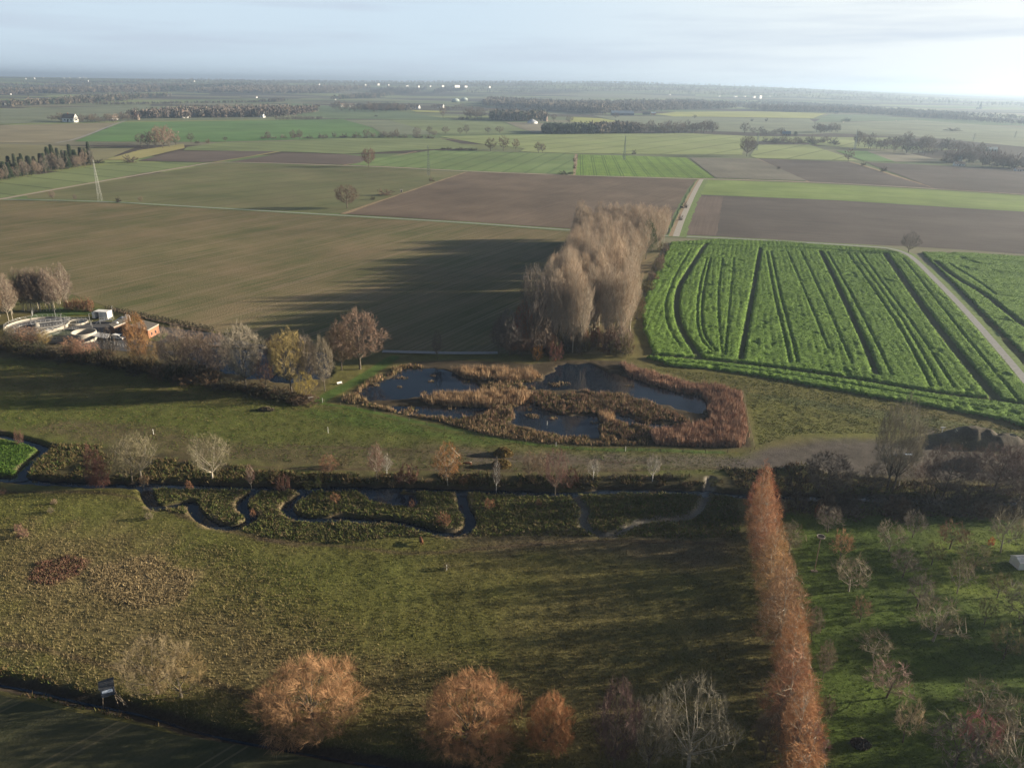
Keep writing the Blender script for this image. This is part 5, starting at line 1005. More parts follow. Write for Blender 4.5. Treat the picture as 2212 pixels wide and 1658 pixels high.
for i in range(38):
    px, py = random.choice([(random.uniform(790, 1020), random.uniform(806, 848)), (random.uniform(1180, 1500), random.uniform(800, 880)), (random.uniform(1120, 1290), random.uniform(882, 935)), (random.uniform(830, 1050), random.uniform(878, 900))])
    c = G(px, py); r = random.uniform(.5, 1.6); n = int(26*r); a = rs.rand(n)*6.28; q = np.sqrt(rs.rand(n))*r; x, y = c[0]+np.cos(a)*q*1.7, c[1]+np.sin(a)*q; z = np.maximum(terr(x, y), -.45)
    if z.mean() > -.40: continue
    blades(x, y, z, .35+.5*rs.rand(n), .16+0*x, 4, np.array(IS+RD)[rs.randint(8, size=n)], 'tussock', 'small sedge tussock standing in the pond water', .35, i, 'tussock')
    o = bpy.context.scene.collection.objects[-1]; del o['kind']; o['group'] = 'sedge tussocks in the pond'
# ================================================================== BUILT THINGS
M = {}
def mt(n, col, **k):
    if n not in M: M[n] = plain(n, col, **k)
    return M[n]
white = mt('white_paint', (.78, .78, .76), var=.06); conc = mt('concrete', (.38, .36, .33), var=.2, scale=.8); concl = mt('pale_concrete', (.37, .345, .30), var=.12, scale=.8)
steel = mt('galvanised_steel', (.50, .51, .52), var=.15, metal=.6, rough=.45); dark = mt('dark_opening', (.02, .022, .03), rough=.5); gla = mt('window_glass', (.03, .04, .05), rough=.12, spec=.6)
redr = mt('red_roof_tiles', (.34, .11, .08), var=.25); dkr = mt('dark_roof_tiles', (.045, .05, .06), var=.2); brick = mt('red_brick', (.30, .145, .09), var=.2, scale=3); tyre = mt('tyre_rubber', (.02, .02, .02))
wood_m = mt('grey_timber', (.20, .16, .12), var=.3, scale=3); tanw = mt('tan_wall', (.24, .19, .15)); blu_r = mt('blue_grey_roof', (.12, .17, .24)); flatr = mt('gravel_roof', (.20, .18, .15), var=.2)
def foot(px):                                    # footprint given by surveyed ground corners
    return [tuple(G(*p)[:2]) for p in px]
def asphalt():
    sheet('yard', [(125, 712), (215, 692), (290, 700), (350, 706), (455, 718), (570, 748), (530, 752), (430, 744), (395, 768), (300, 762), (120, 742)], mt('yard_asphalt', (.085, .085, .09), var=.2, scale=.3), .06, label='dark asphalt yard of the treatment plant')
    sheet('lawn', [(318, 734), (345, 722), (358, 716), (364, 722), (352, 734), (336, 738)], m_path, .09, label='small lawn at the brick building')
    sheet('lawn', [(55, 690), (90, 670), (150, 663), (215, 668), (205, 678), (130, 680)], m_path, .07, label='sunlit lawn behind the round tanks')
asphalt()
def railing(pts, z, h=1.1, r=.05, step=1):
    mb = MB(); n = len(pts)
    for k in range(n-1):
        a, b = pts[k], pts[k+1]; mb.tube((a[0], a[1], z+h), (b[0], b[1], z+h), r, n=4); mb.tube((a[0], a[1], z+h*.55), (b[0], b[1], z+h*.55), r*.7, n=4)
        if k % step == 0: mb.tube((a[0], a[1], z), (a[0], a[1], z+h), r, n=4)
    return mb
def tank(px, R, h, label, depth_=1.2, rail=True, watc=(.05, .06, .05)):
    c = G(*px); t = empty('round_tank', (c[0], c[1], 0)); tag(t, label, 'tank', 'round treatment tanks')
    MB().lathe([(R-.4, .12), (R-.4, h), (R, h), (R, -.2)], 48).build('tank_wall', concl, t)
    MB().lathe([(.001, h-depth_), (R-.41, h-depth_)], 48).build('liquid', mt('tank_liquid%d' % int(R*10), watc, rough=.08, spec=.5, var=.1), t)
    if rail: railing([(math.cos(a)*(R-.2), math.sin(a)*(R-.2)) for a in np.linspace(0, 6.2832, 37)], h).build('railing', steel, t)
    return t
t1 = tank((81, 707), 12.2, 1.3, 'largest round tank with a scraper bridge across it', .7, watc=(.10, .10, .12))
mb = MB(); u = Vector((.87, .49, 0)); v = Vector((-.49, .87, 0))
for s in (-1, 1):
    a = -u*2+v*s*.8; b = u*12.5+v*s*.8; mb.tube((a.x, a.y, 1.9), (b.x, b.y, 1.9), .16, n=4); mb.tube((a.x, a.y, 2.9), (b.x, b.y, 2.9), .07, n=4)
    for k in range(9): p = a+(b-a)*k/8; mb.tube((p.x, p.y, 1.9), (p.x, p.y, 2.9), .05, n=4)
br = mb.build('scraper_bridge', steel, t1); a, b = u*-2, u*12.5
MB().add([(a.x-v.x*.8, a.y-v.y*.8, 2.0), (b.x-v.x*.8, b.y-v.y*.8, 2.0), (b.x+v.x*.8, b.y+v.y*.8, 2.0), (a.x+v.x*.8, a.y+v.y*.8, 2.0)], [(0, 1, 2, 3)]).build('walkway', concl, br)
MB().tube((0, 0, 0), (0, 0, 2.2), 1.0, n=12).build('centre_column', concl, t1)
tank((131, 728), 7.4, 1.3, 'middle round tank with greenish water', .5, watc=(.07, .10, .06))
tank((184, 734), 4.7, 3.6, 'tall small open tank with a dark inside', 3.2, rail=False, watc=(.02, .02, .02))
t4 = tank((168, 698), 4.2, .9, 'low back tank under a steel frame', .4, rail=False)
mb = MB()
for s in (-1, 1):
    mb.tube((-5, s*.9, 1.5), (5, s*.9, 1.5), .14, n=4); mb.tube((-5, s*.9, 2.5), (5, s*.9, 2.5), .07, n=4)
    for k in range(7): mb.tube((-5+k*1.66, s*.9, 0 if k % 3 == 0 else 1.5), (-5+k*1.66, s*.9, 2.5), .06, n=4)
mb.build('steel_frame', steel, t4)
# second walkway, platform stairs, screening unit
def at(px, name, label, cat, rz=0, group=None): c = G(*px); t = empty(name, (c[0], c[1], 0), rz); return tag(t, label, cat, group)
t = at((112, 712), 'footbridge', 'pale raised footbridge between the two biggest tanks', 'footbridge', .5)
MB().box(-5.5, 5.5, -.7, .7, 1.3, 1.55).box(-5.3, -4.9, -.6, .6, 0, 1.3).box(4.9, 5.3, -.6, .6, 0, 1.3).build('deck', concl, t)
for s in (-1, 1): railing([(-5.5+i*1.1, s*.68) for i in range(11)], 1.55).build('railing', steel, t)
t = at((230, 697), 'steel_platform', 'small steel platform with stairs beside the container', 'platform', .45)
MB().box(-2.5, 2.5, -1, 1, 1.3, 1.42).build('deck', steel, t)
for x in (-2.4, 2.4):
    for y in (-.9, .9): MB().box(x-.08, x+.08, y-.08, y+.08, 0, 1.3).build('leg', steel, t)
for s in (-1, 1): railing([(-2.5+i, s*.98) for i in range(6)], 1.42).build('railing', steel, t)
mb = MB()
for i in range(6): mb.box(-2.8-i*.3, -2.5-i*.3, -.5, .5, 1.2-i*.22, 1.25-i*.22)
mb.build('stairs', steel, t)
t = at((262, 697), 'screening_machine', 'silver pipework of the screening machine behind the flat roof', 'machine', .3)
MB().tube((-3, 0, .4), (1, 0, 2.6), .45, n=10).build('screw_conveyor', steel, t); MB().box(.6, 2.6, -1, 1, 1.2, 2.6).build('housing', steel, t)
MB().tube((2.2, 0, 2.6), (2.2, 0, 3.4), .3, n=8).tube((2.2, 0, 3.4), (3.6, 0, 3.0), .28, n=8).tube((3.6, 0, 3.0), (3.6, 0, .6), .3, n=8).build('chute', steel, t)
for x in (.8, 2.4): MB().box(x-.1, x+.1, -.8, .8, 0, 1.2).build('leg', steel, t)
t = at((224, 686), 'container', 'white box container with its double doors open', 'container', -.12)
MB().box(-3, 3.2, -1.6, -1.5, .15, 3.0).add([(0, 0, 0)], []).box(-3, -1.2, -1.62, -1.5, .15, 3.0).build('front_frame', white, t) if False else None
MB().box(-.9, 3.2, -1.7, 1.7, .15, 3.1).box(-3, -.9, 1.5, 1.7, .15, 3.1).box(-3, -2.8, -1.7, 1.5, .15, 3.1).build('body', white, t)
MB().box(-3.1, 3.3, -1.8, 1.8, 3.1, 3.25).build('roof', white, t); MB().box(-2.79, -.92, -1.2, 1.48, .16, .3).build('floor', dark, t)
for x0, d in ((-2.8, -1), (-.9, 1)):
    MB().box(0, 1.1, -.04, .04, .2, 3.0).build('door', white, t, loc=(x0, -1.74, 0)).rotation_euler = (0, 0, math.radians(200 if d < 0 else -30))
def van(px, rz, label):
    t = at(px, 'van', label, 'van', rz)
    MB().add([(x, y, z) for y in (-.95, .95) for x, z in ((-2.5, .35), (2.5, .35), (2.55, 1.0), (1.75, 1.15), (1.0, 1.9), (-2.3, 1.95), (-2.55, 1.7))],
             [tuple(range(7)), tuple(range(7, 14))[::-1]]+[(i, i+7, (i+1) % 7+7, (i+1) % 7) for i in range(7)]).build('body', white, t)
    MB().add([(1.74, -.8, 1.20), (1.74, .8, 1.20), (1.06, .75, 1.88), (1.06, -.75, 1.88)], [(0, 1, 2, 3)]).build('windscreen', gla, t, loc=(.04, 0, .02))
    for s in (-1, 1):
        MB().box(.1, 1.15, s*.955, s*.975, 1.2, 1.7).build('window', gla, t)
        for x in (-1.6, 1.65):
            w = MB().tube((x, s*.75, .35), (x, s*1.0, .35), .35, n=14).build('wheel', tyre, t); MB().tube((x, s*.99, .35), (x, s*1.01, .35), .18, n=10).build('rim', steel, w)
van((257, 732), -.25, 'white van parked in the plant yard'); 
def flat_building(px, h, label, wall, roofm, name='building'):
    F = foot(px); t = empty(name, (*np.mean(F, 0), 0)); tag(t, label, 'building'); o = np.mean(F, 0); P = [tuple(np.array(f)-o) for f in F]
    MB().prism(P, 0, h).build('wall', wall, t); Q = [tuple(np.array(p)*1.05) for p in P]; MB().prism(Q, h, h+.35).build('roof', concl, t)
    MB().prism([tuple(np.array(p)*.97) for p in P], h+.353, h+.37).build('roof_gravel', roofm, t)
    a, b = np.array(P[0]), np.array(P[1]); 
    for k in (.3, .65):
        c = a+(b-a)*k; n_ = np.array([(b-a)[1], -(b-a)[0]]); n_ = n_/np.linalg.norm(n_); d = (b-a)/np.linalg.norm(b-a)
        n_ = n_ if np.dot(n_, c) > 0 else -n_; q = c+n_*.03
        MB().add([(q[0]-d[0]*.5, q[1]-d[1]*.5, 1), (q[0]+d[0]*.5, q[1]+d[1]*.5, 1), (q[0]+d[0]*.5, q[1]+d[1]*.5, 2.1), (q[0]-d[0]*.5, q[1]-d[1]*.5, 2.1)], [(0, 1, 2, 3)]).build('window', gla, t)
    return t
flat_building([(322, 732), (345, 719), (312, 711), (285, 722)], 3.6, 'red brick building with a flat roof behind the rust leaved oak', brick, flatr)
t = flat_building([(249, 722), (278, 710), (260, 706), (239, 716)], 3.0, 'low flat roofed hut in the middle of the yard', mt('dark_brick', (.13, .08, .06)), flatr)
c0 = G(256, 714); MB().lathe([(.6, 3.37), (.45, 3.7), (.2, 3.9), (.01, 3.95)], 12).build('roof_dome', white, t, loc=(c0[0]-t.location[0], c0[1]-t.location[1], 0))
F = foot([(204, 739), (214, 731), (239, 735), (233, 744)]); o = np.mean(F, 0); t = empty('carport', (*o, 0)); tag(t, 'open carport with a pale grey sloping roof', 'carport'); P = [np.array(f)-o for f in F]
MB().add([(P[i][0]*1.1, P[i][1]*1.1, z) for z in (2.5, 2.7) for i in range(4)], [(0, 1, 2, 3), (7, 6, 5, 4)]+[(i, (i+1) % 4, (i+1) % 4+4, i+4) for i in range(4)]).build('roof', mt('grey_sheet_roof', (.42, .42, .42), var=.1), t)
for p in P: MB().box(p[0]-.1, p[0]+.1, p[1]-.1, p[1]+.1, 0, 2.5).build('post', steel, t)
for px, h in (((136, 707), 6.0), ((122, 692), 5), ((196, 702), 5), ((201, 715), 4.5), ((246, 690), 6), ((241, 745), 4)):
    t = at(px, 'lamp_post', 'thin grey lamp post standing %s' % {6.0: 'between the tanks and the yard', 5: 'beside the round tanks', 4.5: 'by the tall small tank', 4: 'at the carport'}[h], 'lamp post', 0, 'lamp posts of the plant')
    MB().tube((0, 0, 0), (0, 0, h), .09, .06).build('pole', steel, t); MB().box(-.15, .7, -.14, .14, h, h+.14).build('lamp_head', concl, t)
def fence(pts, h, step, label, mat=None, rails=3):
    P = GP(pts); t = empty('fence', (*P[0], 0)); tag(t, label, 'fence'); s = np.r_[0, np.cumsum(np.hypot(*np.diff(P, axis=0).T))]; n = max(2, int(s[-1]/step)); mb = MB(); Q = []
    for i in range(n+1):
        d = s[-1]*i/n; x, y = np.interp(d, s, P[:, 0])-P[0][0], np.interp(d, s, P[:, 1])-P[0][1]; z = max(gz(x+P[0][0], y+P[0][1]), -.3) if P[0][1] < 340 else 0; Q.append((x, y, z))
        MB().box(x-.06, x+.06, y-.06, y+.06, z-.1, z+h).build('post', mat or wood_m, t)
    for k in range(n):
        for j in range(rails): f = (j+1)/rails*.95; mb.tube((Q[k][0], Q[k][1], Q[k][2]+h*f), (Q[k+1][0], Q[k+1][1], Q[k+1][2]+h*f), .015, n=3)
    mb.build('wires', mat or wood_m, t); return t
fence([(236, 742), (262, 748), (285, 753)], 1.3, 1.6, 'grey railing fence in front of the carport', steel)
fence([(70, 684), (71, 675), (78, 671)], 2.2, 2, 'tall mesh gate frame on the lawn by the grove', steel)
fence([(1604, 850), (1612, 890), (1620, 930), (1630, 970)], 1.2, 5, 'post and wire fence along the right end of the reeds')
fence([(700, 868), (800, 888), (960, 926), (1060, 948), (1250, 968), (1440, 976), (1620, 976)], 1.1, 6.5, 'post and wire fence below the pond')
# ---- pylons
def pylon(bx, by, top, label, w=2.7, first=[]):
    b = G(bx, by); h = height_for(b, top); t = empty('power_pylon', b, .12); tag(t, label, 'pylon', 'power line pylons'); mb = MB(); n = 13; r = .075 if by > 400 else .17
    wd = lambda z: w*(1-z)+.35; c = [(-.5, -.5), (.5, -.5), (.5, .5), (-.5, .5)]
    for i in range(n):
        z0, z1 = i/n, (i+1)/n
        for k in range(4):
            a, d = c[k], c[(k+1) % 4]; A = (a[0]*wd(z0), a[1]*wd(z0), h*z0); B = (a[0]*wd(z1), a[1]*wd(z1), h*z1); D0 = (d[0]*wd(z0), d[1]*wd(z0), h*z0); D1 = (d[0]*wd(z1), d[1]*wd(z1), h*z1)
            mb.tube(A, B, r, n=4); mb.tube(A, D1, r*.5, n=3); mb.tube(D0, B, r*.5, n=3)
    mb.build('lattice_mast', M['pylon'], t)
    for z, l, s in ((.88, 3.2, 1), (.80, 3.6, -1), (.72, 3.6, 1)):
        MB().tube((0, 0, h*z), (s*l, 0, h*z), .09, .05, n=4).tube((0, 0, h*(z+.03)), (s*l, 0, h*z), .05, n=4).build('crossarm', M['pylon'], t)
        MB().tube((s*l, 0, h*z), (s*l, 0, h*z-1.2), .07, n=5).build('insulator', dark, t)
    return h
mt('pylon', (.46, .47, .44), var=.1)
for a in ((217, 434, 345, 'nearest lattice pylon at the left field road'), (926, 379, 314, 'lattice pylon above the brown ploughed field'), (1348, 346, 293, 'lattice pylon in the bright striped field'), (1634, 325, 281, 'slender pylon beside the big round tree'), (1846, 322, 277, 'pylon among the avenue trees'), (2103, 303, 287, 'faint pylon on the right slope'), (2192, 298, 283, 'rightmost faint pylon near the right edge')): pylon(*a)
# ---- houses
def house(x, y, wpx, hpx, wall, roof, label, rz=None, deep=.45, name='farmhouse', cat='house'):
    c = G(x, y); k = ppm(c); w = wpx/k; h = hpx/k; d = max(5, w*deep); rz = random.uniform(-.3, .3) if rz is None else rz
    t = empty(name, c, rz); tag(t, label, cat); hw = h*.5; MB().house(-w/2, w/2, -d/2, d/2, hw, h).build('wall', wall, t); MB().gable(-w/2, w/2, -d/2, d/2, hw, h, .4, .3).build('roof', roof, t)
    if wall is white: t.children[0].data.materials[0] = tanw; MB().add([(w/2+.05, -d/2, 0), (w/2+.05, d/2, 0), (w/2+.05, d/2, hw), (w/2+.05, 0, h), (w/2+.05, -d/2, hw)], [(0, 1, 2, 3, 4)]).build('gable_wall', white, t)  # walls dimmed as if shaded; only the sun-end gable keeps its white
    for i in range(3): MB().box(-w*.32+i*w*.27, -w*.32+i*w*.27+w*.1, -d/2-.06, -d/2-.01, hw*.35, hw*.75).build('window', gla, t)
    MB().box(w/2+.07, w/2+.12, -d*.12, d*.12, hw*.4, hw*.8).build('window', gla, t); MB().box(-w*.08, w*.0, -d/2-.1, -d/2-.05, 0, hw*.6).build('door', dark, t)
    MB().box(-w*.2, -w*.12, -.5, .5, h*.8, h*1.12).build('chimney', brick, t)
H90 = math.pi/2
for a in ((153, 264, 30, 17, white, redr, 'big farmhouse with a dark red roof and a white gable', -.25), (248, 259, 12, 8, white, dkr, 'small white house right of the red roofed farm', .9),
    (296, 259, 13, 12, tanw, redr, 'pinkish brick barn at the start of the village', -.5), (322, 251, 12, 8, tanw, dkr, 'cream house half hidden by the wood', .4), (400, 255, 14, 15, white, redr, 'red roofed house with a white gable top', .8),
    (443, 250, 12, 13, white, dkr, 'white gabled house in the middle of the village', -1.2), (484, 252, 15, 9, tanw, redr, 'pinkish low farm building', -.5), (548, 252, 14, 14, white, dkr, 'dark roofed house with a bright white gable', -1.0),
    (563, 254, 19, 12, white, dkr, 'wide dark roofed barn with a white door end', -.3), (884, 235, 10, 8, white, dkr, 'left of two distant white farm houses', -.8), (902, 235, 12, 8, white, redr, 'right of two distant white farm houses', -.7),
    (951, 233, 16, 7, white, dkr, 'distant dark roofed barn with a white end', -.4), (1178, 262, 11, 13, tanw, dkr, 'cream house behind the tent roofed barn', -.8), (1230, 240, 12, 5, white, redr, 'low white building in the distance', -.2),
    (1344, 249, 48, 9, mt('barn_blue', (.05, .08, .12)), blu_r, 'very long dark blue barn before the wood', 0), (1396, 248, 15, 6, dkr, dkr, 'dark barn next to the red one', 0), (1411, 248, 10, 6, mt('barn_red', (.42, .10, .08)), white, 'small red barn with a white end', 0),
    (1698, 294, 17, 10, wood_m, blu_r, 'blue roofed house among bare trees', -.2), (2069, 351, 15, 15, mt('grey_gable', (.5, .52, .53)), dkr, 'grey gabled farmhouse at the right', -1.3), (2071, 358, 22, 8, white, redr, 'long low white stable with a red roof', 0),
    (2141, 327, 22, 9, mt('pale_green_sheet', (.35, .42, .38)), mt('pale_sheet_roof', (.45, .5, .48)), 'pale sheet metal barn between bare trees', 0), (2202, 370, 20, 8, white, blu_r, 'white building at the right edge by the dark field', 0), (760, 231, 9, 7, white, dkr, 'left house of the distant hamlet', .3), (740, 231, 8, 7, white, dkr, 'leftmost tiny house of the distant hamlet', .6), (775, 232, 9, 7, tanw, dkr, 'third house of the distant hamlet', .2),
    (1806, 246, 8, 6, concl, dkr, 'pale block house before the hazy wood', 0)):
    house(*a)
t = at((1150, 267), 'round_barn', 'pale round barn with a low cone roof', 'barn'); k = ppm(G(1150, 267)); R_ = 11/k
MB().lathe([(R_, 0), (R_, R_*.35)], 20).build('wall', white, t); MB().lathe([(R_*1.05, R_*.35), (.05, R_*.85)], 20).build('roof', mt('grey_membrane', (.40, .44, .50)), t)
for x, y, w, lb in ((984, 221, 17, 'left grey green biogas dome'), (1003, 218, 15, 'right grey green biogas dome')):
    t = at((x, y), 'biogas_tank', lb, 'dome', 0, 'biogas domes'); R_ = w/2/ppm(G(x, y)); MB().lathe([(R_, 0), (R_, R_*.35)], 28).build('tank_wall', mt('tank_green', (.10, .14, .12)), t)
    MB().lathe([(R_*math.cos(q), R_*.35+R_*.6*math.sin(q)) for q in np.linspace(0, 1.55, 8)], 28).build('dome', mt('dome_membrane', (.42, .50, .46)), t)
# distant buildings that show as bright specks
SP = [(56, 170.5, 3, 1.5), (67, 171, 9, 3), (75, 170.5, 5, 3), (94, 169.5, 4, 1.5), (139, 170, 3, 2), (151, 169.5, 4, 2), (173, 169, 5, 2), (181, 169, 1.5, 4), (187, 170, 3, 1.5), (191, 176, 2, 3), (88, 201, 9, 2.5), (96, 201.5, 9, 2.5), (101, 202, 6, 3), (112, 202, 4, 2), (133, 201, 6, 4), (141, 199, 5, 4), (148, 199.5, 4, 3), (160, 200, 5, 2),
    (24, 205, 4, 3), (12, 227, 6, 4), (196, 213, 5, 2), (757, 182, 5, 2), (766, 182, 2, 5), (790, 184, 6, 2), (818, 184, 9, 4), (840, 184, 5, 2), (880, 186, 10, 2), (905, 188, 8, 3), (930, 187, 6, 2), (957, 187, 10, 3), (988, 188, 26, 4), (1007, 188, 12, 3), (1058, 189, 8, 3), (1090, 193, 6, 3), (1100, 195, 5, 2), (1235, 193, 3, 2), (1448, 206, 8, 3), (1590, 210, 14, 2.5), (1610, 210, 10, 3), (1643, 213, 14, 8), (1630, 212, 12, 5), (1664, 209, 4, 2), (1555, 209, 9, 2),
    (548, 235, 5, 2), (555, 212, 6, 3), (725, 216, 5, 2), (893, 201, 3, 3), (615, 181, 4, 2), (500, 179, 3, 1.5), (380, 176, 3, 2), (420, 176, 4, 1.5), (585, 180, 3, 1.5), (690, 183, 4, 2), (1980, 262, 3, 2), (1936, 262, 2, 1.5), (1822, 265, 3, 1.5)]
for x, y, w, h in SP:
    c = GT(x, y); k = ppm(c); W_, H_ = w/k, h/k
    t = empty('distant_building', c, random.uniform(.5, 1.0)); tag(t, 'bright distant building on the plain below the horizon', 'building', 'bright distant buildings')
    if (x, y) == (1643, 213): t['label'] = 'tall white industrial block on the right horizon'; del t['group']
    if (x, y) == (988, 188): t['label'] = 'long white factory hall under the horizon'; del t['group']
    W_ *= .6; H_ *= .75; MB().box(-W_/2, W_/2, 0, W_*.5, -4, H_).build('wall', white, t); MB().box(-W_/2-1, W_/2+1, -1, W_*.5+1, H_, H_+2).build('roof', conc, t)
c = GT(2117, 236); t = empty('church', c); tag(t, 'hazy church spire at the right horizon', 'church'); k = ppm(c)
MB().box(-2.2/k, 2.2/k, -2/k, 2/k, 0, 7/k).build('tower', mt('grey_stone', (.2, .2, .2)), t); MB().lathe([(2.6/k, 7/k), (.05, 17/k)], 4).build('spire', dkr, t); MB().house(-8/k, -2.3/k, -2/k, 2/k, 3/k, 5/k).build('nave', M['grey_stone'], t)
# ---- small things in the meadows
def zb(px): c = G(*px); c[2] = gz(c[0], c[1]); return c
c = zb((237, 1508)); t = empty('hunting_stand', c, .5); tag(t, 'raised hunting stand with a dark blue cabin and a ladder', 'hunting stand')
MB().box(-1, 1, -1, 1, 2.6, 4.5).build('cabin', mt('dark_blue_felt', (.035, .045, .07)), t); MB().gable(-1, 1, -1, 1, 4.5, 4.9, .2, .08).build('roof', dkr, t); MB().box(-.8, .8, -1.04, -1.01, 3.4, 4.0).build('window', mt('pale_blue_sheet', (.35, .42, .55)), t)
for x in (-.9, .9):
    for y in (-.9, .9): MB().tube((x*1.35, y*1.35, -.3), (x, y, 2.6), .07, n=5).build('leg', wood_m, t)
mb = MB()
for s in (-.35, .35): mb.tube((1.0+0, s-1.2, 2.7), (2.6, s-1.9, 0), .05, n=4)
for i in range(8): f = (i+.5)/8; mb.tube((1+1.6*f, -.35-1.2-.7*f, 2.7*(1-f)), (1+1.6*f, .35-1.2-.7*f, 2.7*(1-f)), .04, n=4)
mb.build('ladder', wood_m, t)
for px, ln, rz, lb in (((262, 1508), 4.2, -.9, 'long pale pole lying beside the hunting stand'),):
    c = zb(px); t = MB().tube((-ln/2, 0, .5), (ln/2, 0, 1.2), .09, n=5).build('log', mt('pale_wood', (.35, .28, .18)), None, loc=tuple(c)); t.rotation_euler[2] = rz; tag(t, lb, 'log')
c = zb((1759, 1233)); h = height_for(c, 1160); t = empty('nest_pole', c); tag(t, 'tall thin pole carrying an empty round stork nest ring', 'nest pole')
MB().tube((0, 0, 0), (0, 0, h), .11, .08, n=8).build('pole', wood_m, t); pf = MB().lathe([(.74, h), (.86, h), (.90, h+.3), (.76, h+.3), (.74, h)], 20).build('nest_ring', mt('pale_ring', (.20, .18, .15)), t); MB().lathe([(.74, h+.02), (.02, h+.02)], 20).build('nest_floor', wood_m, t)
MB().box(-.7, .7, -.4, .4, -.1, .10).build('base', wood_m, t)
def cow(px, rz, label, patch=False):
    c = zb(px); J = [((-.95, 0, 1.12), .20), ((-.75, 0, 1.08), .33), ((-.1, 0, 1.0), .38), ((.55, 0, 1.08), .34), ((.95, 0, 1.15), .22), ((1.25, 0, 1.05), .17), ((1.5, 0, .85), .10)]; E = [(i, i+1) for i in range(6)]
    for x, root, kn in ((-.8, 1, -.12), (.55, 3, .03)):
        for s in (-1, 1):
            n = len(J); J += [((x, s*.22, .85), .19 if root == 1 else .16), ((x+kn, s*.24, .45), .085), ((x+.02, s*.24, .04), .07)]; E += [(root, n), (n, n+1), (n+1, n+2)]
    n = len(J); J += [((-1.08, 0, 1.0), .04), ((-1.1, 0, .5), .05)]; E += [(0, n), (n, n+1)]
    n = len(J); J += [((1.28, .22, 1.12), .05), ((1.28, -.22, 1.12), .05)]; E += [(5, n), (5, n+1)]
    me = bpy.data.meshes.new('cow'); me.from_pydata([j[0] for j in J], E, []); o = bpy.data.objects.new('cow', me); link(o); md = o.modifiers.new('skin', 'SKIN')
    for i, j in enumerate(J): me.skin_vertices[0].data[i].radius = (j[1], j[1])
    me.skin_vertices[0].data[2].use_root = True; o.modifiers.new('sub', 'SUBSURF').render_levels = 2
    b = NB('cow_hide'+('_patched' if patch else '')); nn = b.noise(b.obj(), 1.1, 1); b.col(b.mix(b.rng(nn, .54, .56), (.10, .045, .026), (.5, .46, .4) if patch else (.13, .058, .032))); me.materials.append(b.m)
    o.location = c; o.rotation_euler[2] = rz; tag(o, label, 'cow'); return o
cow((910, 1174), 1.9, 'red brown cow grazing below the meanders'); cow((1011, 1007), 3.3, 'brown and white cow beside the brush piles', True)
def mound(px, a, b_, h, label, cols, seed):
    c = zb(px); rs = np.random.RandomState(seed); n = 26; V = []; 
    th = np.linspace(0, 2*np.pi, n, endpoint=False); rr = np.linspace(0, 1, 9)
    T, Rr = np.meshgrid(th, rr); X_ = T*0+np.cos(T)*Rr*a; Y_ = np.sin(T)*Rr*b_; Z_ = h*(1-Rr**2.2)*(.8+.4*fbm(X_*1.0+seed*9, Y_, .8, 3))-.05
    I = np.arange(9*n).reshape(9, n); F = [(I[i, j], I[i, (j+1) % n], I[i+1, (j+1) % n], I[i+1, j]) for i in range(8) for j in range(n)]
    V = np.stack([X_, Y_, Z_], -1).reshape(-1, 3); k = len(V); m = 1500; q = rs.rand(m)**.5; a2 = rs.rand(m)*6.283; p = np.stack([np.cos(a2)*q*a, np.sin(a2)*q*b_, h*(1-q**2.2)], 1); tri = p[:, None]+rs.randn(m, 3, 3)*[.16, .16, .22]+[0, 0, .1]
    o = mesh('brush_pile', np.vstack([V, tri.reshape(-1, 3)]), [tuple(int(i) for i in f) for f in F]+[(k+3*i, k+3*i+1, k+3*i+2) for i in range(m)], LEAFM, cols=np.array(cols)[rs.randint(len(cols), size=k+3*m)], loc=tuple(c)); return tag(o, label, 'brush pile')
BC = [(.13, .12, .04), (.22, .15, .06), (.06, .06, .025), (.28, .18, .07)]
mound((1087, 981), 2.9, 2.1, 1.9, 'upper of two brown green brush piles', BC, 1); mound((1083, 1006), 2.9, 2.0, 1.8, 'lower of two brown green brush piles', BC, 2)
mound((575, 886), 2.6, 1.1, .8, 'low dark heap of branches on the upper meadow', [(.08, .07, .05), (.12, .10, .07)], 3); mound((1858, 1608), 1.5, 1.1, .5, 'small dark ash heap under the lower orchard', [(.06, .055, .05), (.12, .11, .10)], 4)
t = at((734, 830), 'bench', 'white wooden bench at the head of the pond path', 'bench', .6); t.location[2] = 0
MB().box(-.9, .9, -.22, .22, .42, .48).build('seat', white, t); MB().box(-.9, .9, .24, .29, .5, .95).build('backrest', white, t)
for s in (-.75, .75): MB().box(s-.06, s+.06, -.22, .26, 0, .42).build('leg', conc, t)
t = at((672, 868), 'info_board', 'small roofed notice board by the pond path', 'sign', .4); MB().box(-.7, .7, -.05, .05, .9, 1.7).build('board', wood_m, t); MB().box(-.85, .85, -.2, .2, 1.7, 1.8).build('roof', conc, t)
for s in (-.6, .6): MB().box(s-.06, s+.06, -.06, .06, 0, .9).build('leg', wood_m, t)
for px, h, lb in (((697, 870), 1.6, 'short white post beside the notice board'), ((709, 935), 2.0, 'lone white post on the upper meadow'), ((1182, 915), 1.8, 'white gauge post standing in the pond'), ((1351, 974), 1.5, 'white post on the grass strip below the reeds'), ((1201, 963), 1.3, 'pale post at the lower pond shore'), ((332, 938), 1.6, 'white forked stake above the pale tree pair'), ((965, 1231), 1.4, 'pale stake in the open meadow'), ((1277, 1007), .9, 'dark stump on the muddy meadow')):
    c = zb(px); o = MB().tube((0, 0, 0 if c[2] > -.4 else 0), (0, 0, h), .055, .05, n=6).box(-.07, .07, -.07, .07, h, h+.08).build('marker_post', white if 'dark' not in lb else wood_m, None, loc=tuple(c)); tag(o, lb, 'post')
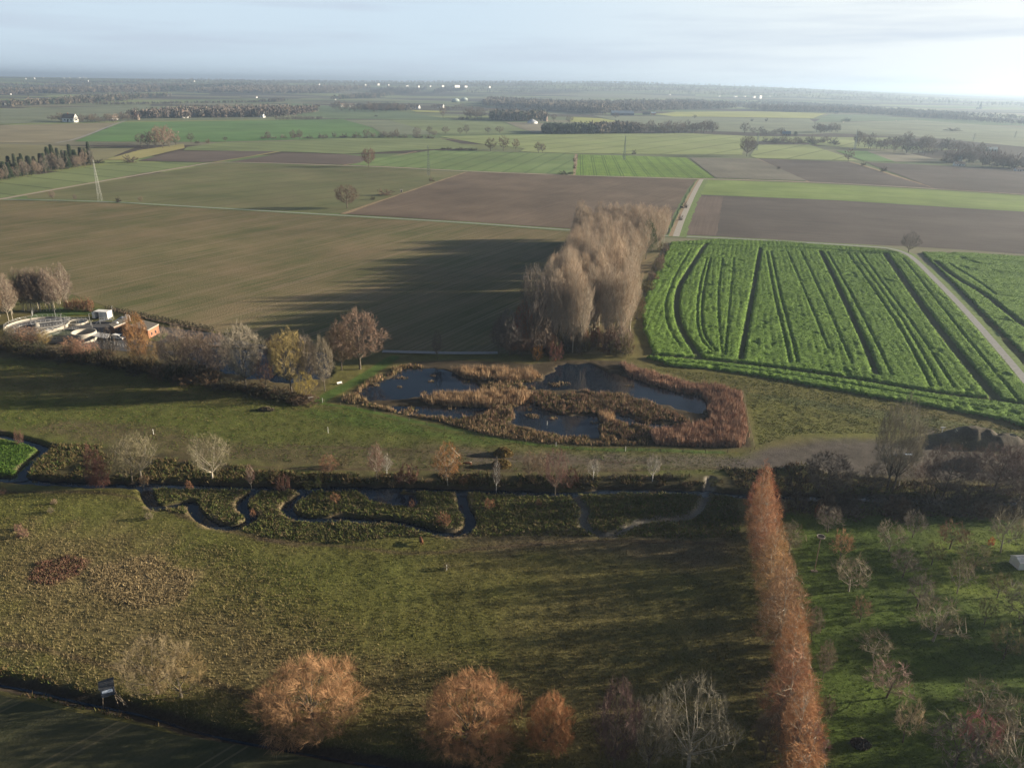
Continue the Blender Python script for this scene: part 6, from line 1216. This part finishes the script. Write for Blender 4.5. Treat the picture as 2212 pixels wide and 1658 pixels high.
c = zb((2033, 940)); t = empty('standpipe', c); tag(t, 'white standpipe with a crossbar beside the soil heap', 'standpipe'); MB().tube((0, 0, 0), (0, 0, 2.2), .12, n=8).build('pipe', white, t); MB().box(-.7, .7, -.12, .12, 2.2, 2.45).build('crossbar', white, t)
for dx in (0, 7):
    a, b = zb((2047+dx, 941)), zb((2078+dx, 965)); a[2] += 2.2; b[2] += .3; o = MB().tube(tuple(Vector(a-b)), (0, 0, 0), .10, n=5).build('scaffold_pole', mt('pale_wood', (.35, .28, .18)), None, loc=tuple(b)); tag(o, 'long pale pole leaning on the soil heap, %s of two' % ('left' if dx == 0 else 'right'), 'pole')
t = at((2206, 1222), 'garden_shed', 'white shed with a pale panel roof at the right edge', 'shed', .1); MB().house(-1.9, 3, -1.5, 1.5, 1.9, 2.7).build('wall', white, t); MB().gable(-1.9, 3, -1.5, 1.5, 1.9, 2.7, .15, .08).build('roof', mt('pale_panel', (.62, .62, .6)), t); MB().box(-.5, .4, -1.56, -1.51, .1, 1.8).build('door', conc, t)
t = at((867, 415), 'switch_cabinet', 'small pale cabinet beside the ditch of the ploughed field', 'cabinet', .3); MB().box(-1, 1, -.8, .8, 0, 2.4).build('body', concl, t); MB().box(-1.1, 1.1, -.9, .9, 2.4, 2.6).build('roof', conc, t); MB().box(-.4, .4, -.84, -.81, .1, 2).build('door', dark, t)
c = G(1315, 640); o = mound((1315, 700), .9, .9, .8, 'dark bird nest high in the front poplars', [(.05, .04, .03), (.08, .06, .04)], 9); o.name = 'bird_nest'; o['category'] = 'nest'; o.location = (G(1315, 700)[0], G(1315, 700)[1], height_for(G(1315, 700), 622))
# ------------------------------------------------------------------ haze
hm = bpy.data.materials.new('haze_air'); hm.use_nodes = True; ht = hm.node_tree; ht.nodes.clear()
ho = ht.nodes.new('ShaderNodeOutputMaterial'); hv = ht.nodes.new('ShaderNodeVolumePrincipled')
hv.inputs['Color'].default_value = (.56, .74, 1.0, 1); hv.inputs['Density'].default_value = HAZE_D; hv.inputs['Anisotropy'].default_value = .45
ht.links.new(hv.outputs[0], ho.inputs['Volume'])
tag(MB().box(-29000, 29000, -2800, 29000, -3, 190).build('haze', hm), 'thin winter haze over the plain', None, kind='stuff')
